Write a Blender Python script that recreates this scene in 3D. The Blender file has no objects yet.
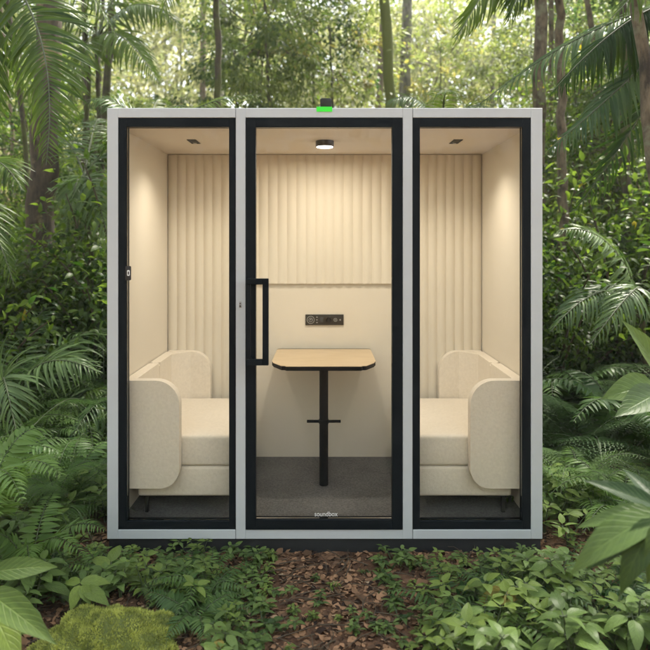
import bpy, bmesh, math, random
import numpy as np
from mathutils import Vector, Matrix

rng = np.random.default_rng(11)
random.seed(5)
R_ = math.radians
scene = bpy.context.scene
COL = scene.collection

# ------------------------------------------------------------------ camera frame of reference
F, CX, HY, EYE, YF = 634.0, 324.8, 245.0, 1.545, 3.2
SF = F / YF
def wx(px, D=YF): return (px - CX) * D / F
def wz(py, D=YF): return EYE - (py - HY) * D / F
def at(px, py, D): return np.array([wx(px, D), D, wz(py, D)])

# ------------------------------------------------------------------ object helpers
def tag(o, label=None, cat=None, group=None, kind=None):
    if label: o['label'] = label
    if cat: o['category'] = cat
    if group: o['group'] = group
    if kind: o['kind'] = kind
    return o
def thing(name, label, cat, loc=(0, 0, 0), rz=0, group=None):
    o = bpy.data.objects.new(name, None); COL.objects.link(o)
    o.location = loc; o.rotation_euler = (0, 0, rz); o.empty_display_size = .1
    return tag(o, label, cat, group)
def link(name, me, parent=None, mats=()):
    o = bpy.data.objects.new(name, me); COL.objects.link(o)
    if parent is not None: o.parent = parent
    for m in mats: me.materials.append(m)
    return o
def copy_tree(o, parent=None):
    c = o.copy(); COL.objects.link(c); c.parent = parent
    for ch in o.children: copy_tree(ch, c)
    return c

# ------------------------------------------------------------------ materials
def nodes(name):
    m = bpy.data.materials.new(name); m.use_nodes = True
    nt = m.node_tree; nt.nodes.clear()
    out = nt.nodes.new('ShaderNodeOutputMaterial')
    return m, nt, out
def N(nt, t, **kw):
    n = nt.nodes.new(t)
    for k, v in kw.items():
        if k in n.inputs: n.inputs[k].default_value = v
        else: setattr(n, k, v)
    return n
def rgba(c): return (c[0], c[1], c[2], 1)
def ramp(nt, stops):
    r = nt.nodes.new('ShaderNodeValToRGB'); e = r.color_ramp.elements
    e[0].position, e[0].color = stops[0][0], rgba(stops[0][1])
    e[1].position, e[1].color = stops[-1][0], rgba(stops[-1][1])
    for p, c in stops[1:-1]:
        x = e.new(p); x.color = rgba(c)
    return r

def surf(name, col, rough=.5, metal=0, var=.0, vscale=6, bump=0, bscale=200, spec=.5, col2=None, coat=0):
    m, nt, out = nodes(name); L = nt.links
    b = N(nt, 'ShaderNodeBsdfPrincipled', Roughness=rough, Metallic=metal)
    b.inputs['Specular IOR Level'].default_value = spec
    b.inputs['Base Color'].default_value = rgba(col)
    tc = N(nt, 'ShaderNodeTexCoord')
    if var or col2:
        n = N(nt, 'ShaderNodeTexNoise', Scale=vscale, Detail=5)
        L.new(tc.outputs['Object'], n.inputs['Vector'])
        c2 = col2 or tuple(c * (1 - var) for c in col)
        r = ramp(nt, [(.35, col), (.68, c2)])
        L.new(n.outputs['Fac'], r.inputs['Fac']); L.new(r.outputs[0], b.inputs['Base Color'])
        rr = N(nt, 'ShaderNodeMapRange'); rr.inputs[3].default_value = max(0, rough - .08); rr.inputs[4].default_value = min(1, rough + .1)
        L.new(n.outputs['Fac'], rr.inputs[0]); L.new(rr.outputs[0], b.inputs['Roughness'])
    if bump:
        n2 = N(nt, 'ShaderNodeTexNoise', Scale=bscale, Detail=3)
        L.new(tc.outputs['Object'], n2.inputs['Vector'])
        bp = N(nt, 'ShaderNodeBump', Strength=bump, Distance=.002)
        L.new(n2.outputs['Fac'], bp.inputs['Height']); L.new(bp.outputs[0], b.inputs['Normal'])
    L.new(b.outputs[0], out.inputs[0])
    return m

def fabric(name, col, col2, weave=420, bump=.35, stretch=(1, 1, 1)):
    m, nt, out = nodes(name); L = nt.links
    b = N(nt, 'ShaderNodeBsdfPrincipled', Roughness=.92)
    b.inputs['Specular IOR Level'].default_value = .15
    b.inputs['Sheen Weight'].default_value = .15
    tc = N(nt, 'ShaderNodeTexCoord')
    mp = N(nt, 'ShaderNodeMapping'); mp.inputs['Scale'].default_value = stretch
    L.new(tc.outputs['Object'], mp.inputs[0])
    n = N(nt, 'ShaderNodeTexNoise', Scale=weave, Detail=2)
    n3 = N(nt, 'ShaderNodeTexNoise', Scale=3.5, Detail=3)
    n4 = N(nt, 'ShaderNodeTexNoise', Scale=weave * .22, Detail=4)
    for q in (n, n4): L.new(mp.outputs[0], q.inputs['Vector'])
    L.new(tc.outputs['Object'], n3.inputs['Vector'])
    a = N(nt, 'ShaderNodeMath', operation='ADD'); L.new(n.outputs['Fac'], a.inputs[0]); L.new(n4.outputs['Fac'], a.inputs[1])
    a2 = N(nt, 'ShaderNodeMath', operation='MULTIPLY_ADD'); L.new(n3.outputs['Fac'], a2.inputs[0]); a2.inputs[1].default_value = .5; L.new(a.outputs[0], a2.inputs[2])
    r = ramp(nt, [(.0, col2), (1, col)])
    mr = N(nt, 'ShaderNodeMapRange'); mr.inputs[1].default_value = .95; mr.inputs[2].default_value = 1.5
    L.new(a2.outputs[0], mr.inputs[0]); L.new(mr.outputs[0], r.inputs['Fac']); L.new(r.outputs[0], b.inputs['Base Color'])
    bp = N(nt, 'ShaderNodeBump', Strength=bump, Distance=.0015)
    L.new(a.outputs[0], bp.inputs['Height']); L.new(bp.outputs[0], b.inputs['Normal'])
    L.new(b.outputs[0], out.inputs[0])
    return m

def leafmat(name, c_dark, c_light, c_old=None, trans=.38, rough=.48, veins=False, spec=.2):
    """Leaf: colour runs by the per-leaf 'tint' attribute, a share of the light passes through."""
    m, nt, out = nodes(name); L = nt.links
    at_ = N(nt, 'ShaderNodeAttribute', attribute_name='tint')
    oi = N(nt, 'ShaderNodeObjectInfo')
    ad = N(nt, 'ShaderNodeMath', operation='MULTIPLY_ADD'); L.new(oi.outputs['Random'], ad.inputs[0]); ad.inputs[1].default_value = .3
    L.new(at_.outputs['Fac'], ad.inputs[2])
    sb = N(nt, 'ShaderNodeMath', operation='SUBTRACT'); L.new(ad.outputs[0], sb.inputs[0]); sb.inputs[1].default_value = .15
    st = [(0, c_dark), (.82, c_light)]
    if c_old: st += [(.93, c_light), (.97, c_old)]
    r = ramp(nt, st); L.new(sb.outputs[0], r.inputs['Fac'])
    colout = r.outputs[0]
    tc = N(nt, 'ShaderNodeTexCoord')
    b = N(nt, 'ShaderNodeBsdfPrincipled', Roughness=rough)
    b.inputs['Specular IOR Level'].default_value = spec
    if veins:
        sx = N(nt, 'ShaderNodeSeparateXYZ'); L.new(tc.outputs['UV'], sx.inputs[0])
        u = N(nt, 'ShaderNodeMath', operation='SUBTRACT'); L.new(sx.outputs[0], u.inputs[0]); u.inputs[1].default_value = .5
        ua = N(nt, 'ShaderNodeMath', operation='ABSOLUTE'); L.new(u.outputs[0], ua.inputs[0])
        v = N(nt, 'ShaderNodeMath', operation='MULTIPLY_ADD'); L.new(ua.outputs[0], v.inputs[0]); v.inputs[1].default_value = -.55; L.new(sx.outputs[1], v.inputs[2])
        w = N(nt, 'ShaderNodeMath', operation='MULTIPLY'); L.new(v.outputs[0], w.inputs[0]); w.inputs[1].default_value = 60
        s = N(nt, 'ShaderNodeMath', operation='SINE'); L.new(w.outputs[0], s.inputs[0])
        mr = N(nt, 'ShaderNodeMapRange'); L.new(s.outputs[0], mr.inputs[0]); mr.inputs[1].default_value = .72; mr.inputs[2].default_value = 1.
        mid = N(nt, 'ShaderNodeMapRange'); L.new(ua.outputs[0], mid.inputs[0]); mid.inputs[1].default_value = .035; mid.inputs[2].default_value = .01
        mx = N(nt, 'ShaderNodeMath', operation='MAXIMUM'); L.new(mr.outputs[0], mx.inputs[0]); L.new(mid.outputs[0], mx.inputs[1])
        nz = N(nt, 'ShaderNodeTexNoise', Scale=9, Detail=3); L.new(tc.outputs['UV'], nz.inputs['Vector'])
        mm = N(nt, 'ShaderNodeMixRGB', blend_type='MULTIPLY'); mm.inputs[0].default_value = .55
        rz = ramp(nt, [(.3, (.7, .7, .7)), (.7, (1.25, 1.2, 1.0))]); L.new(nz.outputs['Fac'], rz.inputs[0])
        L.new(colout, mm.inputs[1]); L.new(rz.outputs[0], mm.inputs[2])
        sc_ = N(nt, 'ShaderNodeMath', operation='MULTIPLY'); L.new(mx.outputs[0], sc_.inputs[0]); sc_.inputs[1].default_value = .13
        mv = N(nt, 'ShaderNodeMixRGB'); L.new(sc_.outputs[0], mv.inputs[0]); L.new(mm.outputs[0], mv.inputs[1])
        mv.inputs[2].default_value = rgba(tuple(min(.5, c * 1.9 + .03) for c in c_light))
        colout = mv.outputs[0]
        bp = N(nt, 'ShaderNodeBump', Strength=.6, Distance=.002); bp.invert = True
        L.new(mx.outputs[0], bp.inputs['Height']); L.new(bp.outputs[0], b.inputs['Normal'])
    L.new(colout, b.inputs['Base Color'])
    tr = N(nt, 'ShaderNodeBsdfTranslucent')
    hs = N(nt, 'ShaderNodeHueSaturation', Saturation=1.08, Value=1.75, Hue=.490); L.new(colout, hs.inputs['Color']); L.new(hs.outputs[0], tr.inputs[0])
    mix = N(nt, 'ShaderNodeMixShader'); mix.inputs[0].default_value = trans
    L.new(b.outputs[0], mix.inputs[1]); L.new(tr.outputs[0], mix.inputs[2]); L.new(mix.outputs[0], out.inputs[0])
    return m

def barkmat(name, c1, c2, moss=None, sc=9, mossamt=.5):
    m, nt, out = nodes(name); L = nt.links
    tc = N(nt, 'ShaderNodeTexCoord')
    mp = N(nt, 'ShaderNodeMapping'); mp.inputs['Scale'].default_value = (1, 1, .35)
    L.new(tc.outputs['Object'], mp.inputs[0])
    n = N(nt, 'ShaderNodeTexNoise', Scale=sc * 2.5, Detail=8, Roughness=.65); L.new(mp.outputs[0], n.inputs['Vector'])
    r = ramp(nt, [(.34, c1), (.64, c2)]); L.new(n.outputs['Fac'], r.inputs[0])
    b = N(nt, 'ShaderNodeBsdfPrincipled', Roughness=.85)
    co = r.outputs[0]
    if moss:
        n2 = N(nt, 'ShaderNodeTexNoise', Scale=sc * .5, Detail=8, Roughness=.7); L.new(tc.outputs['Object'], n2.inputs['Vector'])
        mr = N(nt, 'ShaderNodeMapRange'); L.new(n2.outputs['Fac'], mr.inputs[0]); mr.inputs[1].default_value = .62 - mossamt * .3; mr.inputs[2].default_value = .7 - mossamt * .3
        mx = N(nt, 'ShaderNodeMixRGB'); L.new(mr.outputs[0], mx.inputs[0]); L.new(co, mx.inputs[1]); mx.inputs[2].default_value = rgba(moss); co = mx.outputs[0]
    L.new(co, b.inputs['Base Color'])
    bp = N(nt, 'ShaderNodeBump', Strength=.9, Distance=.02); L.new(n.outputs['Fac'], bp.inputs['Height']); L.new(bp.outputs[0], b.inputs['Normal'])
    L.new(b.outputs[0], out.inputs[0])
    return m

def emit(name, col, s):
    m, nt, out = nodes(name); e = N(nt, 'ShaderNodeEmission', Strength=s); e.inputs[0].default_value = rgba(col)
    nt.links.new(e.outputs[0], out.inputs[0]); return m

def glassmat():
    m, nt, out = nodes('clear_glass'); L = nt.links
    t = N(nt, 'ShaderNodeBsdfTransparent'); t.inputs[0].default_value = (.97, .98, .975, 1)
    g = N(nt, 'ShaderNodeBsdfGlossy', Roughness=.01)
    fr = N(nt, 'ShaderNodeFresnel', IOR=1.18)
    mx = N(nt, 'ShaderNodeMixShader'); L.new(fr.outputs[0], mx.inputs[0]); L.new(t.outputs[0], mx.inputs[1]); L.new(g.outputs[0], mx.inputs[2])
    L.new(mx.outputs[0], out.inputs[0]); return m

M = {
 'alu': surf('painted_grey_metal', (.515, .56, .59), .42, var=.06, vscale=3, bump=.05, bscale=900),
 'black': surf('black_coated_metal', (.0045, .008, .011), .55, var=.2, vscale=8, bump=.05, bscale=600, spec=.1),
 'plinth': surf('black_plinth', (.006, .009, .011), .75, var=.35, vscale=9),
 'dark': surf('dark_plastic', (.02, .02, .02), .45, spec=.4),
 'grey': surf('grey_plastic', (.35, .35, .34), .4),
 'white': surf('white_print', (.75, .77, .78), .5),
 'wall': fabric('beige_wall_felt', (.80, .73, .62), (.76, .69, .58), 500, .25),
 'rib': fabric('beige_ribbed_felt', (.80, .73, .615), (.75, .68, .57), 600, .25),
 'ceil': fabric('beige_ceiling_felt', (.76, .67, .56), (.72, .63, .52), 500, .2),
 'sofa': fabric('cream_boucle', (.90, .815, .70), (.79, .71, .60), 330, .6),
 'carpet': fabric('charcoal_carpet', (.16, .153, .147), (.036, .035, .035), 420, .9),
 'oak': None,
 'glass': glassmat(),
 'green': emit('green_status_light', (.06, .62, .05), .28),
 'lampface': emit('lamp_diffuser', (1, .93, .8), 2.5),
 'bulb': emit('spot_bulb', (1, .85, .62), .8),
}
def oak():
    m, nt, out = nodes('oak_veneer'); L = nt.links
    tc = N(nt, 'ShaderNodeTexCoord'); mp = N(nt, 'ShaderNodeMapping'); mp.inputs['Scale'].default_value = (1.2, 14, 1)
    L.new(tc.outputs['Object'], mp.inputs[0])
    n = N(nt, 'ShaderNodeTexNoise', Scale=5, Detail=9, Roughness=.6, Distortion=.4); L.new(mp.outputs[0], n.inputs['Vector'])
    r = ramp(nt, [(.3, (.52, .39, .24)), (.6, (.63, .49, .32)), (.8, (.70, .57, .40))]); L.new(n.outputs['Fac'], r.inputs[0])
    b = N(nt, 'ShaderNodeBsdfPrincipled', Roughness=.38); L.new(r.outputs[0], b.inputs['Base Color']); L.new(b.outputs[0], out.inputs[0])
    return m
M['oak'] = oak()

# ------------------------------------------------------------------ hard-surface helpers
def box_bm(bm, x0, x1, y0, y1, z0, z1, bev=0, seg=2):
    r = bmesh.ops.create_cube(bm, size=1)
    vs = r['verts']
    for v in vs:
        v.co = Vector(((x0 + x1) / 2 + v.co.x * (x1 - x0), (y0 + y1) / 2 + v.co.y * (y1 - y0), (z0 + z1) / 2 + v.co.z * (z1 - z0)))
    if bev:
        es = list({e for v in vs for e in v.link_edges})
        bmesh.ops.bevel(bm, geom=es, offset=bev, segments=seg, affect='EDGES', profile=.5)
def cyl_bm(bm, c, r, h, axis='z', n=32, r2=None):
    ret = bmesh.ops.create_cone(bm, cap_ends=True, segments=n, radius1=r, radius2=r if r2 is None else r2, depth=h)
    rot = Matrix() if axis == 'z' else (Matrix.Rotation(R_(90), 4, 'X') if axis == 'y' else Matrix.Rotation(R_(90), 4, 'Y'))
    bmesh.ops.transform(bm, matrix=Matrix.Translation(c) @ rot, verts=ret['verts'])
def ring_bm(bm, c, r, t, n=32, axis='y'):
    # a flat raised ring facing -y
    vs = []
    for i in range(n):
        a = 2 * math.pi * i / n; ca, sa = math.cos(a), math.sin(a)
        vs.append([bm.verts.new((c[0] + rr * ca, c[1] + dy, c[2] + rr * sa)) for rr, dy in ((r, 0), (r, -.0015), (r - t, -.0015), (r - t, 0))])
    for i in range(n):
        a, b = vs[i], vs[(i + 1) % n]
        for k in range(3): bm.faces.new((a[k], a[k + 1], b[k + 1], b[k]))
def fin(name, bm, mat, parent=None, smooth=True, angle=35):
    me = bpy.data.meshes.new(name); bmesh.ops.recalc_face_normals(bm, faces=bm.faces); bm.to_mesh(me); bm.free()
    if smooth:
        me.polygons.foreach_set('use_smooth', [True] * len(me.polygons))
        try: me.set_sharp_from_angle(angle=R_(angle))
        except Exception: pass
    return link(name, me, parent, [mat])
def boxes(name, lst, mat, parent=None, bev=0, seg=2):
    bm = bmesh.new()
    for b in lst: box_bm(bm, *b, bev=bev, seg=seg)
    return fin(name, bm, mat, parent)
def prism_xz(bm, pts, y0, y1, bev=0, seg=3):
    a = [bm.verts.new((x, y0, z)) for x, z in pts]; b = [bm.verts.new((x, y1, z)) for x, z in pts]
    fs = [bm.faces.new(a), bm.faces.new(list(reversed(b)))]
    n = len(pts)
    for i in range(n): fs.append(bm.faces.new((a[i], b[i], b[(i + 1) % n], a[(i + 1) % n])))
    if bev:
        es = [e for e in set(fs[0].edges) | set(fs[1].edges)]
        bmesh.ops.bevel(bm, geom=es, offset=bev, segments=seg, affect='EDGES', profile=.5)
def rrect(x0, x1, z0, z1, rs, n=8):
    """rounded rectangle; rs = radii bottom-left, bottom-right, top-right, top-left"""
    pts = []
    for (cx, cz, r, a0) in ((x0, z0, rs[0], 180), (x1, z0, rs[1], 270), (x1, z1, rs[2], 0), (x0, z1, rs[3], 90)):
        sx = 1 if cx == x0 else -1; sz = 1 if cz == z0 else -1
        if r <= 0: pts.append((cx, cz)); continue
        for k in range(n + 1):
            a = R_(a0 + 90 * k / n); pts.append((cx + sx * r + r * math.cos(a), cz + sz * r + r * math.sin(a)))
    return pts

# ================================================================== THE BOOTH
Z0, Z1 = .061, wz(108); XO = 1.1
FLOOR, CEIL, YB, XI = .127, 2.150, 4.245, 1.05
booth = thing('meeting_booth', 'grey and black glass-fronted meeting booth standing on the forest floor', 'meeting booth', (0, YF, 0))
def bx(name, lst, mat, parent=booth, **k):
    o = boxes(name, [(a, b, c - YF, d - YF, e, f) for a, b, c, d, e, f in lst], mat, None, **k)
    o.parent = parent; return o
seams = (wx(235.6), wx(412.7))
# outer shell
bx('outer_shell', [(-XO, -XI - .012, YF + .082, YB + .07, Z0, Z1 - .002), (XI + .012, XO, YF + .082, YB + .07, Z0, Z1 - .002),
                   (-XI - .012, XI + .012, YB + .032, YB + .07, Z0, Z1 - .002), (-XI - .012, XI + .012, YF + .082, YB + .032, CEIL + .03, Z1 - .002),
                   (-XI - .012, XI + .012, YF + .082, YB + .032, Z0, FLOOR - .03)], M['alu'])
bx('plinth', [(-XO + .006, XO - .006, YF + .012, YB + .05, -.08, Z0 - .001)], M['plinth'], bev=.003)
# three grey module frames
def mod(x0, x1, l, r, t, b):
    g = .0012
    x0 += g; x1 -= g
    lst = []
    if l > x0 + .002: lst.append((x0, l, YF, YF + .08, Z0, Z1))
    if x1 > r + .002: lst.append((r, x1, YF, YF + .08, Z0, Z1))
    lo, hi = max(l, x0), min(r, x1)
    lst += [(lo, hi, YF, YF + .08, t, Z1), (lo, hi, YF, YF + .08, Z0, b)]
    return bx('module_frame', lst, M['alu'], bev=.0015, seg=1)
TT, BB = wz(117.6), wz(529.8)
mod(-XO, seams[0], wx(118), seams[0], TT, BB)
mod(seams[0], seams[1], wx(245.6), wx(402.7), TT, BB)
mod(seams[1], XO, seams[1], wx(531), TT, BB)
# dark joint behind seams
bx('seam_gasket', [(seams[0] - .003, seams[0] + .003, YF + .006, YF + .07, Z0 + .002, Z1 - .003), (seams[1] - .003, seams[1] + .003, YF + .006, YF + .07, Z0 + .002, Z1 - .003)], M['dark'])
def winframe(x0, x1, xi0, xi1, zt, zti, zb, zbi, name, parent, y=YF + .002, d=.05):
    g = .0018
    x0 += g; x1 -= g; zt -= g; zb += g
    return bx(name, [(x0, xi0, y, y + d, zb, zt), (xi1, x1, y, y + d, zb, zt), (xi0, xi1, y, y + d, zti, zt), (xi0, xi1, y, y + d, zb, zbi)], M['black'], parent, bev=.001, seg=1)
GT, GB = wz(126.6), wz(521.6)
for (a, b, c, d) in ((wx(118), seams[0], wx(126.2), wx(229)), (seams[1], wx(531), wx(420), wx(522.8))):
    wf = winframe(a, b, c, d, TT, GT, BB, GB, 'window_frame', booth)
    bx('glass_pane', [(c + .0005, d - .0005, YF + .02, YF + .026, GB + .0005, GT - .0005)], M['glass'], wf)
door = thing('door', None, None); del_ = None
door.parent = booth
dx0, dx1, di0, di1 = wx(245.6), wx(402.7), wx(255.6), wx(392.2)
DT, DB = wz(127), wz(519.8)
winframe(dx0, dx1, di0, di1, TT, DT, BB, DB, 'door_frame', door, y=YF - .004, d=.05)
bx('glass_pane', [(di0 + .0005, di1 - .0005, YF + .018, YF + .026, DB + .0005, DT - .0005)], M['glass'], door)
# pull handle : a bracket of square bar standing proud of the door
hx0, hx1 = wx(246.5, 3.14), wx(268.6, 3.14)
hz1, hz0 = wz(278.5, 3.14), wz(365, 3.14)
bar = .029
bm = bmesh.new()
for b in ((hx1 - bar, hx1, 3.125 - YF, 3.15 - YF, hz0, hz1),
          (hx0, hx1 - bar, 3.125 - YF, 3.15 - YF, hz1 - bar, hz1), (hx0, hx1 - bar, 3.125 - YF, 3.15 - YF, hz0, hz0 + bar),
          (hx0, hx0 + .022, 3.15 - YF, -.0045, hz1 - bar, hz1), (hx0, hx0 + .022, 3.15 - YF, -.0045, hz0, hz0 + bar),
          (hx0, hx0 + .02, 3.132 - YF, 3.15 - YF, hz0 + bar, hz1 - bar)):
    box_bm(bm, *b, bev=.0015, seg=1)
fin('handle', bm, M['black'], door)
# keyhole escutcheon on the grey stile
bm = bmesh.new(); kx, kz = wx(240.3), wz(304.6)
box_bm(bm, kx - .006, kx + .006, -.004, -.0005, kz - .016, kz + .016, bev=.0015)
fin('lock_plate', bm, M['grey'], door)
bm = bmesh.new()
cyl_bm(bm, (kx, -.0045, kz + .006), .003, .002, 'y', 12); box_bm(bm, kx - .003, kx + .003, -.006, -.0042, kz - .011, kz - .003)
fin('lock_cylinder', bm, M['dark'], door)
# lettering on the door glass
cu = bpy.data.curves.new('lettering', 'FONT'); cu.body = 'soundbox'; cu.align_x = 'CENTER'; cu.size = .0345; cu.extrude = .0004; cu.space_character = .97
to = bpy.data.objects.new('tmp_text', cu); COL.objects.link(to)
dg = bpy.context.evaluated_depsgraph_get()
tm = bpy.data.meshes.new_from_object(to.evaluated_get(dg)); bpy.data.objects.remove(to)
lt = link('lettering', tm, door, [M['white']]); lt.rotation_euler = (R_(90), 0, 0); lt.location = (wx(326), .0165, wz(517.6))
lt.scale = (.88, 1, 1)
# interior lining
inner = []
bx('side_lining', [(-XI - .01, -XI, YF + .055, YB, FLOOR, CEIL)], M['wall'])
bx('side_lining', [(XI, XI + .01, YF + .055, YB, FLOOR, CEIL)], M['wall'])
bx('back_lining', [(-XI - .01, XI + .01, YB + .001, YB + .03, FLOOR - .02, CEIL + .02)], M['wall'])
bx('ceiling_lining', [(-XI - .01, XI + .01, YF + .055, YB, CEIL, CEIL + .025)], M['ceil'])
bx('carpet', [(-XI - .01, XI + .01, YF + .055, YB, FLOOR - .025, FLOOR)], M['carpet'])
# upright posts behind the seams (hold the side windows and the door)
for s in seams:
    bx('inner_post', [(s - .03, s + .03, YF + .053, YF + .08, FLOOR + .001, CEIL - .001)], M['black'])
# ribbed acoustic panels
def ribs(name, x0, x1, z0, z1, pitch, depth=.012, y=YB - .001):
    n = max(1, round((x1 - x0) / pitch)); p = (x1 - x0) / n; k = 10
    prof = []
    for i in range(n):
        for j in range(k):
            t = j / k; prof.append((x0 + (i + t) * p, y - YF - .010 - depth * (math.sin(math.pi * t) ** .9)))
    prof.append((x1, y - YF - .010))
    bm = bmesh.new()
    zr = [(z0, 0), (z0, 1), (z1, 1), (z1, 0)]
    rows = [[bm.verts.new((x, y - YF, z0)) for x, _ in prof], [bm.verts.new((x, q, z0)) for x, q in prof],
            [bm.verts.new((x, q, z1)) for x, q in prof], [bm.verts.new((x, y - YF, z1)) for x, _ in prof]]
    for a, b in zip(rows[:-1], rows[1:]):
        for i in range(len(prof) - 1): bm.faces.new((a[i], a[i + 1], b[i + 1], b[i]))
    return fin(name, bm, M['rib'], booth, angle=50)
ribs('acoustic_panel', -XI + .004, -.515, FLOOR + .002, CEIL - .004, .056)
ribs('acoustic_panel', .515, XI - .004, FLOOR + .002, CEIL - .004, .056)
ribs('acoustic_panel', -.505, .505, 1.287, CEIL - .004, .0620, depth=.011)
# round ceiling lamp
bm = bmesh.new(); cyl_bm(bm, (0, 3.69 - YF, CEIL - .017), .053, .033, n=48)
cl = fin('ceiling_lamp', bm, surf('bronze_lamp_body', (.06, .05, .045), .4), booth)
bm = bmesh.new(); cyl_bm(bm, (0, 3.69 - YF, CEIL - .0355), .047, .003, n=48)
o = fin('diffuser', bm, M['lampface'], cl)
def lamp(name, kind, loc, energy, color, parent, **k):
    l = bpy.data.lights.new(name, kind); l.energy = energy; l.color = color
    for a, b in k.items(): setattr(l, a, b)
    o = bpy.data.objects.new(name, l); COL.objects.link(o); o.parent = parent; o.location = loc; return o
WARM = (1, .895, .73)
lamp('lamp_glow', 'AREA', (0, 3.69 - YF, CEIL - .04), 1.75, WARM, booth, shape='DISK', size=.094, spread=R_(180))
# slot down-lights over the sofas
for s in (-1, 1):
    X = s * .765
    dl = bx('downlight', [(X - .026, X - .020, 3.63, 3.77, CEIL - .004, CEIL - .0005), (X + .020, X + .026, 3.63, 3.77, CEIL - .004, CEIL - .0005),
                          (X - .020, X + .020, 3.63, 3.636, CEIL - .004, CEIL - .0005), (X - .020, X + .020, 3.764, 3.77, CEIL - .004, CEIL - .0005)], M['dark'])
    bx('reflector', [(X - .0198, X + .0198, 3.6362, 3.7638, CEIL - .0015, CEIL - .0005)], M['dark'], dl)
    bm = bmesh.new(); cyl_bm(bm, (X, 3.735 - YF, CEIL - .004), .011, .006, n=20); fin('bulb', bm, M['grey'], dl)
    lamp('spot_beam', 'SPOT', (X, 3.70 - YF, CEIL - .012), 5.0, WARM, booth, spot_size=R_(128), spot_blend=1.0, shadow_soft_size=.04)
# charging panel on the back wall
px0, px1, pz0, pz1 = wx(305.4, YB), wx(343.6, YB), wz(325, YB), wz(314.4, YB)
pp = bx('power_panel', [(px0, px1, YB - .008, YB + .0005, pz0, pz1)], surf('panel_black', (.025, .022, .016), .35), bev=.001)
yp = YB - .0085 - YF; zc = (pz0 + pz1) / 2; w = px1 - px0
bm = bmesh.new(); ring_bm(bm, (px0 + .14 * w, yp, zc), .026, .0035); ring_bm(bm, (px0 + .14 * w, yp, zc), .014, .003)
box_bm(bm, px0 + .14 * w - .004, px0 + .14 * w + .004, yp - .001, yp, zc - .002, zc + .006)
fin('socket', bm, M['grey'], pp)
bm = bmesh.new()
for k in (-.018, 0, .018): box_bm(bm, px0 + .285 * w, px0 + .285 * w + .009, yp - .001, yp, zc + k - .003, zc + k + .003)
fin('usb_port', bm, M['grey'], pp)
bm = bmesh.new(); box_bm(bm, px0 + .385 * w, px0 + .47 * w, yp - .0015, yp, zc - .018, zc + .018, bev=.0006); fin('blank_cover', bm, surf('cover_grey', (.05, .055, .06), .4), pp)
bm = bmesh.new(); cyl_bm(bm, (px0 + .62 * w, yp - .006, zc), .0165, .012, 'y', 28); fin('dimmer_knob', bm, surf('knob_black', (.004, .004, .004), .3), pp)
bm = bmesh.new(); ring_bm(bm, (px0 + .785 * w, yp, zc), .012, .003); cyl_bm(bm, (px0 + .785 * w, yp - .001, zc), .0035, .0015, 'y', 12); fin('fan_dial', bm, M['grey'], pp)
bm = bmesh.new(); cyl_bm(bm, (px0 + .91 * w, yp - .001, zc), .0055, .002, 'y', 16); fin('push_button', bm, M['grey'], pp)
# sensor tag on the left window
bm = bmesh.new(); prism_xz(bm, rrect(wx(125.6), wx(131.2), wz(280.3), wz(266), (.006,) * 4, 4), -.007, .001, bev=.001)
kt = fin('sensor_tag', bm, M['dark'], booth)
bm = bmesh.new(); cx_, cz_ = wx(128.9), wz(273.2)
prism_xz(bm, rrect(cx_ - .007, cx_ + .007, cz_ - .013, cz_ + .016, (.005,) * 4, 4), -.0085, -.0068)
fin('tag_symbol', bm, M['white'], kt)
bm = bmesh.new(); prism_xz(bm, rrect(cx_ - .0028, cx_ + .0028, cz_ - .007, cz_ + .009, (.0025,) * 4, 4), -.0095, -.0084)
fin('tag_slot', bm, M['dark'], kt)
# status light and little vent box on the roof edge
bm = bmesh.new(); gx0, gx1 = wx(316.6), wx(332.2)
box_bm(bm, gx0, gx1, -.005, .03, wz(111.6), Z1 + .006, bev=.0015); fin('status_light', bm, M['green'], booth)
bm = bmesh.new(); prism_xz(bm, rrect(wx(320.2), wx(331.6), Z1 + .0065, wz(98), (0, 0, .008, .008), 5), .004, .07, bev=.002)
fin('roof_sensor', bm, surf('sensor_black', (.015, .02, .015), .6), booth)

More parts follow.
